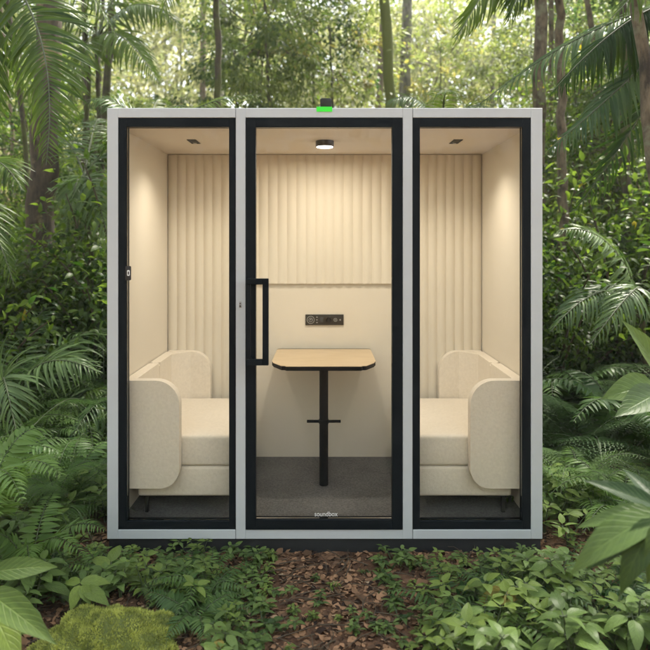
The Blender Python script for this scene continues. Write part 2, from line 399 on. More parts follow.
# ------------------------------------------------------------------ sofas
def sofa(s, label):
    root = thing('sofa', label, 'sofa', (s * .76, 3.73, FLOOR), 0, 'cream sofas facing each other inside the booth')
    def fx(x): return s * x - s * .76        # x given for the right-hand side wall (positive)
    def fb(name, lst, mat, bev, seg=4):
        bm = bmesh.new()
        for a, b, c, d, e, f in lst:
            xs = sorted((fx(a), fx(b))); box_bm(bm, xs[0], xs[1], c - 3.73, d - 3.73, e - FLOOR, f - FLOOR, bev=bev, seg=seg)
        return fin(name, bm, mat, root, angle=60)
    fb('base', [(.475, .985, 3.335, 4.16, .222, .378)], M['sofa'], .016)
    fb('seat_cushion', [(.470, .985, 3.335, 4.155, .381, .545)], M['sofa'], .022)
    # wing panels wrap the front and far corners; each is one shell with its share of the back
    def shell(y_w0, y_w1, y_s0, y_s1, xin, zb):
        bm = bmesh.new()
        pts = rrect(xin, 1.044, zb, .845, (.10, .015, .015, .125), 10)
        pts = [(fx(x), z - FLOOR) for x, z in pts]
        if s < 0: pts = list(reversed(pts))
        prism_xz(bm, pts, y_w0 - 3.73, y_w1 - 3.73, bev=.016, seg=4)
        xs = sorted((fx(.985), fx(1.044)))
        # back run along the wall with its free upper corner rounded
        n = 8; free_hi = y_s1 > y_s0 and y_w0 < y_s0
        prof = rrect(y_s0 - 3.73, y_s1 - 3.73, zb - FLOOR, .843 - FLOOR, (.01, .01, .016 if free_hi else .004, .004 if free_hi else .016), n)
        a = [bm.verts.new((xs[0], y, z)) for y, z in prof]; b = [bm.verts.new((xs[1], y, z)) for y, z in prof]
        f1 = bm.faces.new(a); f2 = bm.faces.new(list(reversed(b)))
        for i in range(len(prof)): bm.faces.new((a[i], b[i], b[(i + 1) % len(prof)], a[(i + 1) % len(prof)]))
        bmesh.ops.bevel(bm, geom=list(set(f1.edges) | set(f2.edges)), offset=.014, segments=3, affect='EDGES')
        if zb > .35:      # padded inside corner of the far shell
            c = [(fx(.99), 4.06 - 3.73), (fx(.99), 4.17 - 3.73), (fx(.87), 4.17 - 3.73), (fx(.895), 4.158 - 3.73), (fx(.93), 4.135 - 3.73), (fx(.965), 4.10 - 3.73)]
            lo = [bm.verts.new((x, y, .42 - FLOOR)) for x, y in c]; hi = [bm.verts.new((x, y, .8415 - FLOOR)) for x, y in c]
            bm.faces.new(lo); bm.faces.new(list(reversed(hi)))
            for i in range(len(c)): bm.faces.new((lo[i], hi[i], hi[(i + 1) % len(c)], lo[(i + 1) % len(c)]))
        return fin('wing_panel', bm, M['sofa'], root, angle=60)
    shell(3.272, 3.330, 3.325, 3.779, .752, .288)
    shell(4.165, 4.222, 3.7815, 4.170, .752, .40)
    for (x, y) in ((.946, 3.37), (.946, 4.10), (.56, 3.60), (.56, 4.10)):
        bm = bmesh.new(); box_bm(bm, fx(x) - .009, fx(x) + .009, y - 3.739, y - 3.721, 0.001, .0945)
        xs = sorted((fx(x - .09 if x > .8 else x + .09), fx(x))); box_bm(bm, xs[0], xs[1], y - 3.738, y - 3.722, .084, .0945)
        fin('leg', bm, M['dark'], root)
    return root
sofa(-1, 'cream upholstered sofa behind the left glass pane, below the sensor tag')
sofa(1, 'cream upholstered sofa behind the right glass pane, across from the door handle side')

# ------------------------------------------------------------------ table
tb = thing('table', 'narrow oak-topped table on a black post behind the glass door', 'table', (wx(323.8, 3.75), 3.75, FLOOR))
def hexa(bm, hw, hwb, y0, yc, y1, z0, z1, r=.02, bev=.004):
    raw = [(-hwb, y1), (-hw, y1 - .015), (-hw, yc), (-hw + .075, y0), (hw - .075, y0), (hw, yc), (hw, y1 - .015), (hwb, y1)]
    a = [bm.verts.new((x, y, z0)) for x, y in raw]; b = [bm.verts.new((x, y, z1)) for x, y in raw]
    fs = [bm.faces.new(a), bm.faces.new(list(reversed(b)))]
    for i in range(len(raw)): bm.faces.new((a[i], b[i], b[(i + 1) % len(raw)], a[(i + 1) % len(raw)]))
    ves = [e for e in bm.edges if abs(e.verts[0].co.z - e.verts[1].co.z) > 1e-5]
    bmesh.ops.bevel(bm, geom=ves, offset=r, segments=5, affect='EDGES')
ZT = .856 - FLOOR
bm = bmesh.new(); hexa(bm, .308, .296, 3.60 - 3.75, 3.735 - 3.75, YB - .03 - 3.75, ZT - .003, ZT); fin('tabletop', bm, M['oak'], tb, angle=40)
bm = bmesh.new(); hexa(bm, .306, .294, 3.602 - 3.75, 3.737 - 3.75, YB - .032 - 3.75, ZT - .026, ZT - .0032); fin('table_edge', bm, M['black'], tb, angle=40)
bm = bmesh.new(); cyl_bm(bm, (0, 0, ZT / 2 - .013), .026, ZT - .028, n=36); fin('post', bm, M['black'], tb)
bm = bmesh.new(); box_bm(bm, -.07, .07, -.06, .12, ZT - .034, ZT - .0265, bev=.002); fin('mounting_plate', bm, M['black'], tb)
fz = wz(421.3, 3.75) - FLOOR
bm = bmesh.new(); cyl_bm(bm, (0, 0, fz), .0085, .20, 'x', 16); cyl_bm(bm, (0, 0, fz), .030, .022, n=28); fin('footrest', bm, M['black'], tb)

# ================================================================== FOLIAGE ENGINE
def norm(a): return a / np.maximum(np.linalg.norm(a, axis=-1, keepdims=True), 1e-9)
def frames(d, up):
    y = norm(np.asarray(d, float)); up = np.broadcast_to(np.asarray(up, float), y.shape)
    x = np.cross(y, up); bad = np.linalg.norm(x, axis=-1) < 1e-3
    x[bad] = np.array([1., 0, 0]); x = norm(x); z = np.cross(x, y)
    return np.stack([x, y, z], axis=-1)          # columns
def leaf_tpl(W, nt, nu, fold=.15, droop=.2, kind='ovate', rip=0, base=0.):
    t = np.linspace(0, 1, nt + 1)
    if kind == 'ovate': w = np.sin(np.pi * np.clip(t, 0, 1) ** .72) ** .85 * (1 - .25 * t)
    elif kind == 'lance': w = (np.sin(np.pi * t ** .62)) * .95 + .04 * (1 - t)
    elif kind == 'strap': w = np.minimum(1, t * 9 + .25) * (1 - t ** 3.2)
    elif kind == 'obov': w = np.sin(np.pi * t ** 1.5) ** .8
    elif kind == 'tri': w = (1 - t) ** .8 * np.minimum(1, t * 8 + .35)
    w = w * W / 2; w[-1] = W * .01; w[0] = max(w[0], W * .02)
    u = np.linspace(-1, 1, nu)
    V = np.zeros((nt + 1, nu, 3)); UV = np.zeros((nt + 1, nu, 2))
    V[..., 0] = w[:, None] * u[None]; V[..., 1] = (t - droop * .35 * t ** 3)[:, None]
    V[..., 2] = fold * np.abs(u)[None] * w[:, None] - (droop * t ** 2)[:, None] + rip * np.sin(t * 23)[:, None] * np.abs(u)[None] * W
    UV[..., 0] = u[None] * .5 + .5; UV[..., 1] = t[:, None]
    Q = [(i * nu + j, i * nu + j + 1, (i + 1) * nu + j + 1, (i + 1) * nu + j) for i in range(nt) for j in range(nu - 1)]
    return V.reshape(-1, 3), np.array(Q), UV.reshape(-1, 2)
TP = {
 'broad': leaf_tpl(.56, 8, 5, .22, .22, 'ovate', .012), 'broad2': leaf_tpl(.46, 8, 5, .1, .42, 'ovate', .015), 'broad3': leaf_tpl(.40, 8, 5, .3, .1, 'lance', .01),
 'long': leaf_tpl(.34, 9, 5, .2, .35, 'lance', .012), 'long2': leaf_tpl(.30, 9, 5, .35, .12, 'lance', .015),
 'med': leaf_tpl(.5, 4, 3, .25, .25, 'ovate'), 'med2': leaf_tpl(.42, 4, 3, .15, .45, 'lance'),
 'palm': leaf_tpl(.068, 6, 3, .5, .30, 'strap'), 'palm2': leaf_tpl(.078, 6, 3, .5, .60, 'strap'),
 'pinna': leaf_tpl(.21, 4, 3, .3, .18, 'lance'), 'pinna2': leaf_tpl(.20, 5, 3, .2, .4, 'lance'),
 'pinnule': leaf_tpl(.36, 2, 2, 0, .1, 'lance'),
 'tiny': leaf_tpl(.55, 2, 3, .3, .2, 'ovate'), 'tinyq': leaf_tpl(.6, 2, 2, 0, .15, 'ovate'),
 'moss': leaf_tpl(.28, 2, 2, 0, .2, 'lance'),
 'dead': leaf_tpl(.62, 5, 3, .22, -.12, 'ovate', .09), 'dead2': leaf_tpl(.42, 5, 3, -.35, .3, 'lance', .10), 'dead3': leaf_tpl(.8, 4, 4, .1, .15, 'obov', .12),
}
class Fol:
    def __init__(s): s.V = []; s.Q = []; s.U = []; s.T = []; s.M = []; s.n = 0
    def add(s, tpl, pos, R, sc, tint, mat=0):
        V, Q, U = TP[tpl]; pos = np.atleast_2d(pos); n = len(pos)
        if n == 0: return
        sc = np.broadcast_to(np.asarray(sc, float), (n,)) if np.ndim(sc) < 2 else sc
        S = V[None] * (sc[:, None, None] if sc.ndim == 1 else sc[:, None, :])
        P = np.einsum('nij,nkj->nki', R, S) + pos[:, None]
        s.V.append(P.reshape(-1, 3)); s.U.append(np.tile(U, (n, 1)))
        s.Q.append((Q[None] + (np.arange(n) * len(V))[:, None, None]).reshape(-1, 4) + s.n)
        s.T.append(np.repeat(np.broadcast_to(tint, (n,)), len(V))); s.M.append(np.full(n * len(Q), mat)); s.n += n * len(V)
    def tube(s, pts, rad, ns=6, mat=1, tint=.5, wob=0):
        pts = np.asarray(pts, float); rad = np.broadcast_to(rad, (len(pts),)); k = len(pts)
        tg = np.gradient(pts, axis=0); R = frames(tg, np.array([.31, .17, .93]) if abs(norm(tg[0])[2]) < .8 else np.array([0, 1., 0]))
        a = np.arange(ns) * 2 * np.pi / ns
        rr = rad[:, None] * (1 + (wob * rng.uniform(-1, 1, (k, ns)) if wob else 0))
        P = pts[:, None] + R[:, None, :, 0] * (np.cos(a)[None, :, None] * rr[..., None]) + R[:, None, :, 2] * (np.sin(a)[None, :, None] * rr[..., None])
        Q = [(i * ns + j, i * ns + (j + 1) % ns, (i + 1) * ns + (j + 1) % ns, (i + 1) * ns + j) for i in range(k - 1) for j in range(ns)]
        s.V.append(P.reshape(-1, 3)); s.U.append(np.zeros((k * ns, 2))); s.Q.append(np.array(Q) + s.n)
        s.T.append(np.full(k * ns, tint)); s.M.append(np.full(len(Q), mat)); s.n += k * ns
    def mesh(s, name, mats):
        V = np.concatenate(s.V); Q = np.concatenate(s.Q); U = np.concatenate(s.U); T = np.concatenate(s.T); MI = np.concatenate(s.M)
        me = bpy.data.meshes.new(name)
        me.vertices.add(len(V)); me.vertices.foreach_set('co', V.astype(np.float32).ravel())
        me.loops.add(len(Q) * 4); me.loops.foreach_set('vertex_index', Q.astype(np.int32).ravel())
        me.polygons.add(len(Q)); me.polygons.foreach_set('loop_start', (np.arange(len(Q)) * 4).astype(np.int32))
        me.polygons.foreach_set('material_index', MI.astype(np.int32)); me.polygons.foreach_set('use_smooth', np.ones(len(Q), bool))
        uv = me.uv_layers.new(name='UVMap'); uv.data.foreach_set('uv', U[Q.ravel()].astype(np.float32).ravel())
        a = me.attributes.new('tint', 'FLOAT', 'POINT'); a.data.foreach_set('value', T.astype(np.float32))
        for m in mats: me.materials.append(m)
        me.update(calc_edges=True); return me
def bez(p0, p1, p2, n):
    t = np.linspace(0, 1, n)[:, None]; p0, p1, p2 = map(lambda q: np.asarray(q, float), (p0, p1, p2))
    return (1 - t) ** 2 * p0 + 2 * t * (1 - t) * p1 + t ** 2 * p2
def unit(n):
    v = rng.normal(size=(n, 3)); return norm(v)

L = {
 'palm': leafmat('palm_leaf', (.018, .046, .008), (.095, .155, .026), None, .33, .38),
 'palmblue': leafmat('palm_leaf_bluish', (.028, .066, .024), (.12, .185, .065), None, .25, .35),
 'fern': leafmat('fern_leaf', (.022, .06, .012), (.115, .20, .045), (.16, .13, .03), .35, .45),
 'fernblue': leafmat('fern_leaf_cool', (.018, .055, .016), (.105, .18, .052), None, .33, .42),
 'herb': leafmat('herb_leaf', (.020, .050, .009), (.185, .265, .060), (.25, .22, .05), .24, .45, veins=True),
 'herb2': leafmat('herb_leaf_cool', (.015, .042, .011), (.145, .225, .062), (.22, .19, .05), .22, .38, veins=True),
 'shrub': leafmat('shrub_leaf', (.016, .045, .008), (.115, .18, .03), (.24, .22, .03), .5, .4),
 'far': leafmat('tree_leaf', (.028, .060, .018), (.15, .19, .055), (.22, .21, .06), .48, .45),
 'farhazed': leafmat('tree_leaf_haze_tint', (.07, .10, .045), (.24, .25, .11), None, .5, .55),  # distance haze put into the leaf colour: paler, greyer copy for farther foliage
 'moss': leafmat('moss', (.06, .09, .018), (.44, .48, .13), None, .3, .8, spec=.1),
 'dead': leafmat('dead_leaf', (.022, .013, .009), (.30, .175, .095), (.42, .33, .21), .10, .75, spec=.15),
}
STEM = surf('green_stem', (.05, .075, .025), .6, var=.3, vscale=20)
STEMB = surf('brown_stem', (.075, .055, .03), .75, var=.4, vscale=15, bump=.4, bscale=60)
RACH = surf('palm_rachis', (.06, .08, .03), .6, var=.3, vscale=12)
BARK = {
 'dark': barkmat('bark_dark', (.02, .016, .01), (.075, .06, .035), (.06, .07, .015), 6, .5),
 'lichen': barkmat('bark_lichened', (.022, .017, .011), (.10, .075, .045), (.20, .17, .085), 5, .25),
 'moss': barkmat('bark_mossy', (.04, .035, .02), (.11, .10, .05), (.10, .12, .02), 4, 1.0),
 'grey': barkmat('bark_grey', (.07, .066, .055), (.27, .25, .21), (.12, .14, .07), 5, .35),
 'brown': barkmat('bark_brown', (.028, .021, .012), (.17, .135, .085), (.16, .16, .10), 7, .3),
 'pink': barkmat('bark_reddish', (.09, .062, .045), (.26, .20, .15), (.14, .15, .07), 6, .3),
}

def frond_into(f, curve, ll, n, tpl=('palm', 'palm2'), up=(0, 0, 1), ang=(62, 28), droop=.25, rad=.008, jit=.06, start=.14, vfold=.25, tintb=.5, tvar=.25, mat=0, smat=1, shape=.55):
    """pinnate frond along curve: n leaflets a side of length ll at the middle"""
    k = len(curve); s = np.linspace(start, .985, n)
    idx = s * (k - 1); i0 = np.clip(idx.astype(int), 0, k - 2); fr = (idx - i0)[:, None]
    pos = curve[i0] * (1 - fr) + curve[i0 + 1] * fr
    tg = norm(np.gradient(curve, axis=0)); T = norm(tg[i0] * (1 - fr) + tg[i0 + 1] * fr)
    Rf = frames(T, up)
    side, nrm = Rf[:, :, 0], Rf[:, :, 2]
    ln = ll * (np.sin(np.pi * np.clip((s - start) / (1 - start) * .92 + .08, 0, 1) ** shape)) ** .8 + ll * .12
    a = np.radians(np.interp(s, [start, 1], ang))
    for sg in (-1, 1):
        aa = (a + rng.normal(0, jit, n))[:, None]
        d = T * np.cos(aa) + side * sg * np.sin(aa) + nrm * (vfold + rng.normal(0, jit, n)[:, None]) - np.array([0, 0, 1.]) * (droop * rng.uniform(.6, 1.4, (n, 1)))
        R = frames(d, nrm + rng.normal(0, .12, (n, 3)))
        L_ = ln * rng.uniform(.88, 1.08, n)
        half = rng.random(n) < .5
        for q, tp in ((half, tpl[0]), (~half, tpl[1])):
            f.add(tp, pos[q], R[q], L_[q], np.clip(tintb + rng.normal(0, tvar * .5, q.sum()), 0, .92), mat)
    f.tube(curve, np.linspace(rad, rad * .18, k), 5, smat, .5)

# ------------------------------------------------------------------ ground
def hills(x, y):
    x = np.asarray(x, float); y = np.asarray(y, float)
    d = np.hypot(x, y - 3.5)
    far = np.clip((d - 3.5) / 8, 0, 1)
    z = .018 * np.sin(x * 3.1 + .4) * np.sin(y * 2.7) * np.clip((d - .2), 0, 1) + .012 * np.sin(x * 7.3 + y * 5.1)
    z = z + far * (.16 * np.sin(x * .55 + 1) * np.cos(y * .42) + .07 * np.sin(x * 1.3 + y * .9))
    z = z + np.clip((d - 22) / 60, 0, 1) ** 1.5 * 14
    z = z * np.where((np.abs(x) < 1.25) & (y > 3.1) & (y < 4.5), .15, 1)
    return z - .012
g = np.concatenate([-np.geomspace(160, 6, 26), np.linspace(-5.8, 5.8, 120), np.geomspace(6, 160, 26)])
gy = g + 4
GX, GY = np.meshgrid(g, gy); GZ = hills(GX, GY) + rng.normal(0, .004, GX.shape) * (np.hypot(GX, GY - 3.5) < 7)
V = np.stack([GX, GY, GZ], -1).reshape(-1, 3); n_ = len(g)
ii, jj = np.meshgrid(np.arange(n_ - 1), np.arange(n_ - 1), indexing='ij')
Q = np.stack([ii * n_ + jj, ii * n_ + jj + 1, (ii + 1) * n_ + jj + 1, (ii + 1) * n_ + jj], -1).reshape(-1, 4)
me = bpy.data.meshes.new('ground'); me.from_pydata(V.tolist(), [], Q.tolist()); me.polygons.foreach_set('use_smooth', [True] * len(Q))
m, nt, out = nodes('forest_soil')
tc = N(nt, 'ShaderNodeTexCoord')
n1 = N(nt, 'ShaderNodeTexNoise', Scale=14, Detail=10, Roughness=.7); nt.links.new(tc.outputs['Object'], n1.inputs['Vector'])
n2 = N(nt, 'ShaderNodeTexVoronoi', Scale=28); nt.links.new(tc.outputs['Object'], n2.inputs['Vector'])
r1 = ramp(nt, [(.3, (.035, .02, .012)), (.52, (.11, .062, .036)), (.7, (.19, .12, .075))]); nt.links.new(n1.outputs['Fac'], r1.inputs[0])
r2 = ramp(nt, [(0, (.55, .55, .55)), (.6, (1.15, 1.1, 1.05))]); nt.links.new(n2.outputs['Color'], r2.inputs[0])
mx = N(nt, 'ShaderNodeMixRGB', blend_type='MULTIPLY'); mx.inputs[0].default_value = .8
nt.links.new(r1.outputs[0], mx.inputs[1]); nt.links.new(r2.outputs[0], mx.inputs[2])
b = N(nt, 'ShaderNodeBsdfPrincipled', Roughness=.95); b.inputs['Specular IOR Level'].default_value = .15
bp = N(nt, 'ShaderNodeBump', Strength=1, Distance=.02); nt.links.new(n1.outputs['Fac'], bp.inputs['Height']); nt.links.new(bp.outputs[0], b.inputs['Normal'])
nt.links.new(mx.outputs[0], b.inputs['Base Color']); nt.links.new(b.outputs[0], out.inputs[0])
tag(link('ground', me, None, [m]), 'brown forest soil under the booth and plants', 'ground', kind='structure')

# leaf litter
f = Fol()
def litter(n, x0, x1, y0, y1, s0, s1, lift=.012):
    p = np.stack([rng.uniform(x0, x1, n), rng.uniform(y0, y1, n)], -1)
    keep = ~((np.abs(p[:, 0]) < 1.1) & (p[:, 1] > YF + .0) & (p[:, 1] < YB + .07)); p = p[keep]; n = len(p)
    P = np.column_stack([p, hills(p[:, 0], p[:, 1]) + rng.uniform(.002, lift, n)])
    d = np.column_stack([rng.normal(size=(n, 2)), rng.normal(0, .10, n)])
    up = np.column_stack([rng.normal(0, .22, (n, 2)), np.ones(n)])
    S = rng.uniform(s0, s1, n); h = rng.random(n) < .6
    tint = np.clip(rng.beta(.9, 1.0, n) * 1.05 - .05, 0, 1)
    h3 = rng.random(n) < .35
    for q, tp in ((h & ~h3, 'dead'), (~h & ~h3, 'dead2'), (h3, 'dead3')): f.add(tp, P[q], frames(d[q], up[q]), S[q], tint[q])
litter(15000, -1.6, 1.6, 2.1, 3.5, .008, .04, .008)
litter(1500, -1.6, 1.6, 2.1, 3.3, .025, .052, .012)
litter(12000, -5, 5, 2.9, 8.5, .03, .08)
litter(3000, -9, 9, 4, 14, .06, .14)
litter(2500, -4, 4, -3, 2.1, .05, .1)
litter(70, -.9, .9, 2.2, 3.1, .06, .085, .012)
# twigs
for _ in range(420):
    x, y = rng.uniform(-1.6, 1.6), rng.uniform(2.2, 3.15); a = rng.uniform(0, 6.28); l = rng.uniform(.05, .22)
    z = float(hills(x, y)) + .012
    f.tube([(x, y, z), (x + l * .5 * math.cos(a), y + l * .5 * math.sin(a), z + rng.uniform(0, .02)), (x + l * math.cos(a + .2), y + l * math.sin(a + .2), z + .004)], [.0028, .002, .0012], 4, 1)
tag(link('leaf_litter', f.mesh('leaf_litter', [L['dead'], STEMB])), 'brown dead leaves and twigs covering the forest floor', 'leaf litter', kind='stuff')

# ================================================================== PLANT KINDS (prototypes built once)
def fern_mesh(nf, length, n, kind=('pinna', 'pinna2'), leaf='fern', ll=.22, tilt=(35, 70), name='fern', bip=False, droop=.12, tintb=.45, shape=.4, ang=(78, 45)):
    f = Fol(); a0 = rng.uniform(0, 6.28)
    for i in range(nf):
        az = a0 + i * 2.399 + rng.normal(0, .2); el = R_(rng.uniform(*tilt)); l = length * rng.uniform(.75, 1.1)
        d = np.array([math.cos(az), math.sin(az)])
        h = l * math.sin(el); r = l * math.cos(el)
        p0 = np.array([d[0] * .02, d[1] * .02, 0]); p1 = np.array([d[0] * r * .45, d[1] * r * .45, h * 1.0]); p2 = np.array([d[0] * (r + l * .35), d[1] * (r + l * .35), h * .55])
        c = bez(p0, p1, p2, 16)
        if not bip:
            frond_into(f, c, length * ll, n, tpl=kind, droop=droop, rad=.0045 * length + .0015, start=.2, vfold=.02, tintb=tintb + rng.normal(0, .1), ang=ang, shape=shape, jit=.05)
        else:
            f.tube(c, np.linspace(.004, .001, 16) * (length + .4), 4, 1)
            s = np.linspace(.2, .98, n)
            idx = s * 15; i0 = np.clip(idx.astype(int), 0, 14); pos = c[i0] + (c[i0 + 1] - c[i0]) * (idx - i0)[:, None]
            T = norm(np.gradient(c, axis=0))[i0]; Rf = frames(T, (0, 0, 1.)); side = Rf[:, :, 0]
            tb_ = np.clip(tintb + rng.normal(0, .12), 0, .9)
            for k in range(n):
                L_ = length * ll * (math.sin(math.pi * min(1, (s[k] - .2) / .8 * .9 + .1) ** .45) ** .8 + .1)
                for sg in (-1, 1):
                    aa = R_(np.interp(s[k], [.2, 1], ang)); dd = T[k] * math.cos(aa) + side[k] * sg * math.sin(aa) - np.array([0, 0, .12])
                    dd = dd / np.linalg.norm(dd); m_ = max(5, int(L_ / .014)); m_ = min(m_, 14)
                    tt = np.linspace(.06, .97, m_); pp_ = pos[k] + dd * (tt * L_)[:, None] - np.array([0, 0, 1.]) * (.12 * L_ * tt ** 2)[:, None]
                    Rk = frames(np.tile(dd, (m_, 1)), (0, 0, 1.)); sd = Rk[:, :, 0]
                    pl = L_ * .20 * (1 - tt * .75)
                    for s2 in (-1, 1):
                        f.add('pinnule', pp_, frames(dd[None] * .45 + sd * s2, Rk[:, :, 2]), pl, np.clip(tb_ + rng.normal(0, .05, m_), 0, .92))
    return f.mesh(name, [L[leaf], STEM])
def herb_mesh(h, pairs, ls, stems=1, leaf='herb', tpl=('broad', 'broad2'), name='seedling', spread=.5, whorl=2, tintb=.5, lift=.25):
    f = Fol()
    for s_ in range(stems):
        az = rng.uniform(0, 6.28); ln = rng.uniform(.1, spread) if stems > 1 else rng.uniform(0, .3)
        hh = h * rng.uniform(.65, 1.1)
        top = np.array([math.cos(az) * ln * hh, math.sin(az) * ln * hh, hh]); c = bez((0, 0, -.02), (top[0] * .3, top[1] * .3, hh * .6), top, 8)
        f.tube(c, np.linspace(.0035, .0015, 8) * (1 + h), 5, 1)
        ph = rng.uniform(0, 3.14)
        for i in range(pairs):
            t = (i + 1.2) / (pairs + .2); idx = min(6.99, t * 7); i0 = int(idx); p = c[i0] + (c[i0 + 1] - c[i0]) * (idx - i0)
            nw = whorl + (rng.random() < .35) + (2 if i == pairs - 1 and whorl > 1 else 0)
            for k in range(nw):
                a = ph + i * 1.57 + k * 2 * math.pi / nw + rng.normal(0, .2)
                l = ls * rng.uniform(.65, 1.12) * (1 if i < pairs - 1 else .85)
                d = np.array([[math.cos(a), math.sin(a), lift + rng.normal(0, .18)]])
                pet = p + d[0] * l * .16
                f.tube([p, pet], .0011 + .004 * ls, 4, 1)
                f.add(tpl[int(rng.random() < .5)], pet[None], frames(d, (rng.normal(0, .15), rng.normal(0, .15), 1.)), l, np.clip(tintb + rng.normal(0, .16), 0, .93))
    return f.mesh(name, [L[leaf], STEM])
def shrub_mesh(h, nb, nl, ls, leaf='shrub', tpl=('med', 'med2'), name='shrub', w=.55, tintb=.4):
    f = Fol()
    for b_ in range(nb):
        az = rng.uniform(0, 6.28); el = rng.uniform(.35, 1.4); l = h * rng.uniform(.6, 1.1)
        e = np.array([math.cos(az) * math.cos(el) * l * w * 1.4, math.sin(az) * math.cos(el) * l * w * 1.4, l * math.sin(el)])
        c = bez((rng.normal(0, .04), rng.normal(0, .04), -.05), (e[0] * .25, e[1] * .25, e[2] * .7), e, 9)
        f.tube(c, np.linspace(.010, .002, 9) * h, 5, 1)
        s = rng.uniform(.25, 1, nl); idx = s * 8; i0 = np.clip(idx.astype(int), 0, 7)
        p = c[i0] + (c[i0 + 1] - c[i0]) * (idx - i0)[:, None] + rng.normal(0, .07 * h, (nl, 3)) * s[:, None]
        d = unit(nl) * .8 + norm(e)[None] * .5 + np.array([0, 0, -.15])
        up = np.array([0, 0, 1.]) + rng.normal(0, .4, (nl, 3)); hf = rng.random(nl) < .5; S = ls * rng.uniform(.6, 1.2, nl)
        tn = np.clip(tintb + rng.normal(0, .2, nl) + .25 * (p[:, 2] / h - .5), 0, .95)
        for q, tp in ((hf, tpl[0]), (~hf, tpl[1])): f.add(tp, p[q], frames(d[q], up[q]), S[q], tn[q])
    return f.mesh(name, [L[leaf], STEMB])
def crown_mesh(rx, rz, ncl, per, ls, leaf='far', tpl='tiny', name='crown', cl=.55, tintb=.5, low=-1.0):
    """leaf clusters on twigs through an uneven volume centred at the origin"""
    f = Fol(); c = unit(ncl * 2) * (rng.uniform(.25, 1, (ncl * 2, 1)) ** .5) * (1 + .25 * np.sin(rng.uniform(0, 6, (ncl * 2, 1))))
    c = c[c[:, 2] > low][:ncl] * np.array([rx, rx, rz])
    for p in c:
        r = cl * rng.uniform(.5, 1.3); k = int(per * rng.uniform(.5, 1.4))
        ax = norm(p + rng.normal(0, .6, 3) * rx)
        q = p + rng.normal(0, .45, (k, 3)) * r * np.array([1, 1, .45]) + ax * rng.uniform(-.5, .5, (k, 1)) * r
        d = norm(q - p + ax * .3) + rng.normal(0, .35, (k, 3)) + np.array([0, 0, -.25])
        up = np.array([0, 0, 1.]) + rng.normal(0, .5, (k, 3))
        tb_ = tintb + rng.normal(0, .16)
        f.add(tpl, q, frames(d, up), ls * rng.uniform(.6, 1.25, k), np.clip(tb_ + rng.normal(0, .1, k), 0, .96))
        if rng.random() < .35: f.tube(bez(p * .3, p * .7 - np.array([0, 0, .1]), p + ax * r * .4, 6), np.linspace(.011, .002, 6) * (rx ** .5), 4, 1)
    return f.mesh(name, [L[leaf], STEMB])
def trunk_mesh(pts, rad, mat, name='trunk', limbs=()):
    f = Fol(); p = np.asarray(pts, float); t = np.linspace(0, 1, len(p)); k = 30; tt = np.linspace(0, 1, k)
    P = np.stack([np.interp(tt, t, p[:, i]) for i in range(3)], -1)
    for _ in range(14): P[1:-1] = (P[:-2] + 2 * P[1:-1] + P[2:]) / 4
    P[1:-1] += rng.normal(0, .012, (k - 2, 3)) * np.array([1, 1, 0])
    r = np.interp(tt, t, rad) * (1 + .5 * np.exp(-tt * 40))
    f.tube(P, r, 14, 0, wob=.05)
    for l in limbs: f.tube(bez(*l[:3], 9), np.linspace(l[3], l[3] * .35, 9), 7, 0)
    return f.mesh(name, [mat])

# ------------------------------------------------------------------ placing repeats
class Proto:
    def __init__(s, name, cat, meshes, part=None): s.name, s.cat, s.meshes = name, cat, meshes
def place(pr, x, y, sc, label, group, rz=None, k=None, z=None, tilt=0, name=None):
    if pr is P_shrub and y < 6.8 and 0 < x * F / y + CX < 95: return None
    me = pr.meshes[rng.integers(len(pr.meshes)) if k is None else k % len(pr.meshes)]
    o = bpy.data.objects.new(name or pr.name, me); COL.objects.link(o)
    o.location = (x, y, float(hills(x, y)) if z is None else z); o.scale = (sc,) * 3
    o.rotation_euler = (rng.normal(0, .06) + tilt, rng.normal(0, .06), rng.uniform(0, 6.28) if rz is None else rz)
    return tag(o, label, pr.cat, group)

P_seed = Proto('seedling', 'seedling', [herb_mesh(.11, 2, .085, 1), herb_mesh(.15, 3, .075, 2, leaf='herb2'), herb_mesh(.09, 2, .11, 1, tintb=.65),
                                        herb_mesh(.13, 2, .095, 3, spread=.7, leaf='herb2', tintb=.6), herb_mesh(.16, 3, .07, 3, spread=.8, tpl=('broad3', 'broad'))])
P_cover = Proto('ground_cover_plant', 'small plant', [herb_mesh(.05, 2, .05, 3, spread=1.3, tintb=.45), herb_mesh(.07, 2, .06, 4, spread=1.2, leaf='herb2'), herb_mesh(.06, 1, .07, 4, spread=1.4, tintb=.35, leaf='herb2')])
P_fern = Proto('fern', 'fern', [fern_mesh(9, .42, 22, leaf='fernblue'), fern_mesh(8, .5, 26, bip=True, ll=.26), fern_mesh(11, .38, 18, tilt=(25, 60), tintb=.6),
                                fern_mesh(9, .55, 24, bip=True, leaf='fernblue', ll=.28, tilt=(30, 60))])
P_sferns = Proto('fern', 'fern', [fern_mesh(6, .2, 13, leaf='fern', ll=.27, tilt=(20, 50), tintb=.6), fern_mesh(7, .24, 14, leaf='fernblue', ll=.27, tilt=(20, 45))])
P_pseed = Proto('palm_seedling', 'young palm', [fern_mesh(7, 1.0, 17, kind=('palm', 'palm2'), leaf='palm', ll=.42, tilt=(40, 75), name='palm_seedling', ang=(55, 30), droop=.3),
                                                 fern_mesh(8, 1.15, 20, kind=('palm', 'palm2'), leaf='palmblue', ll=.38, tilt=(35, 70), name='palm_seedling', ang=(55, 30), droop=.3)])
P_shrub = Proto('shrub', 'shrub', [shrub_mesh(.9, 11, 90, .075, tintb=.3), shrub_mesh(1.3, 12, 120, .08, tintb=.45), shrub_mesh(.7, 10, 70, .085, leaf='herb2', tintb=.3), shrub_mesh(1.9, 16, 190, .085, tintb=.35, w=.45)])

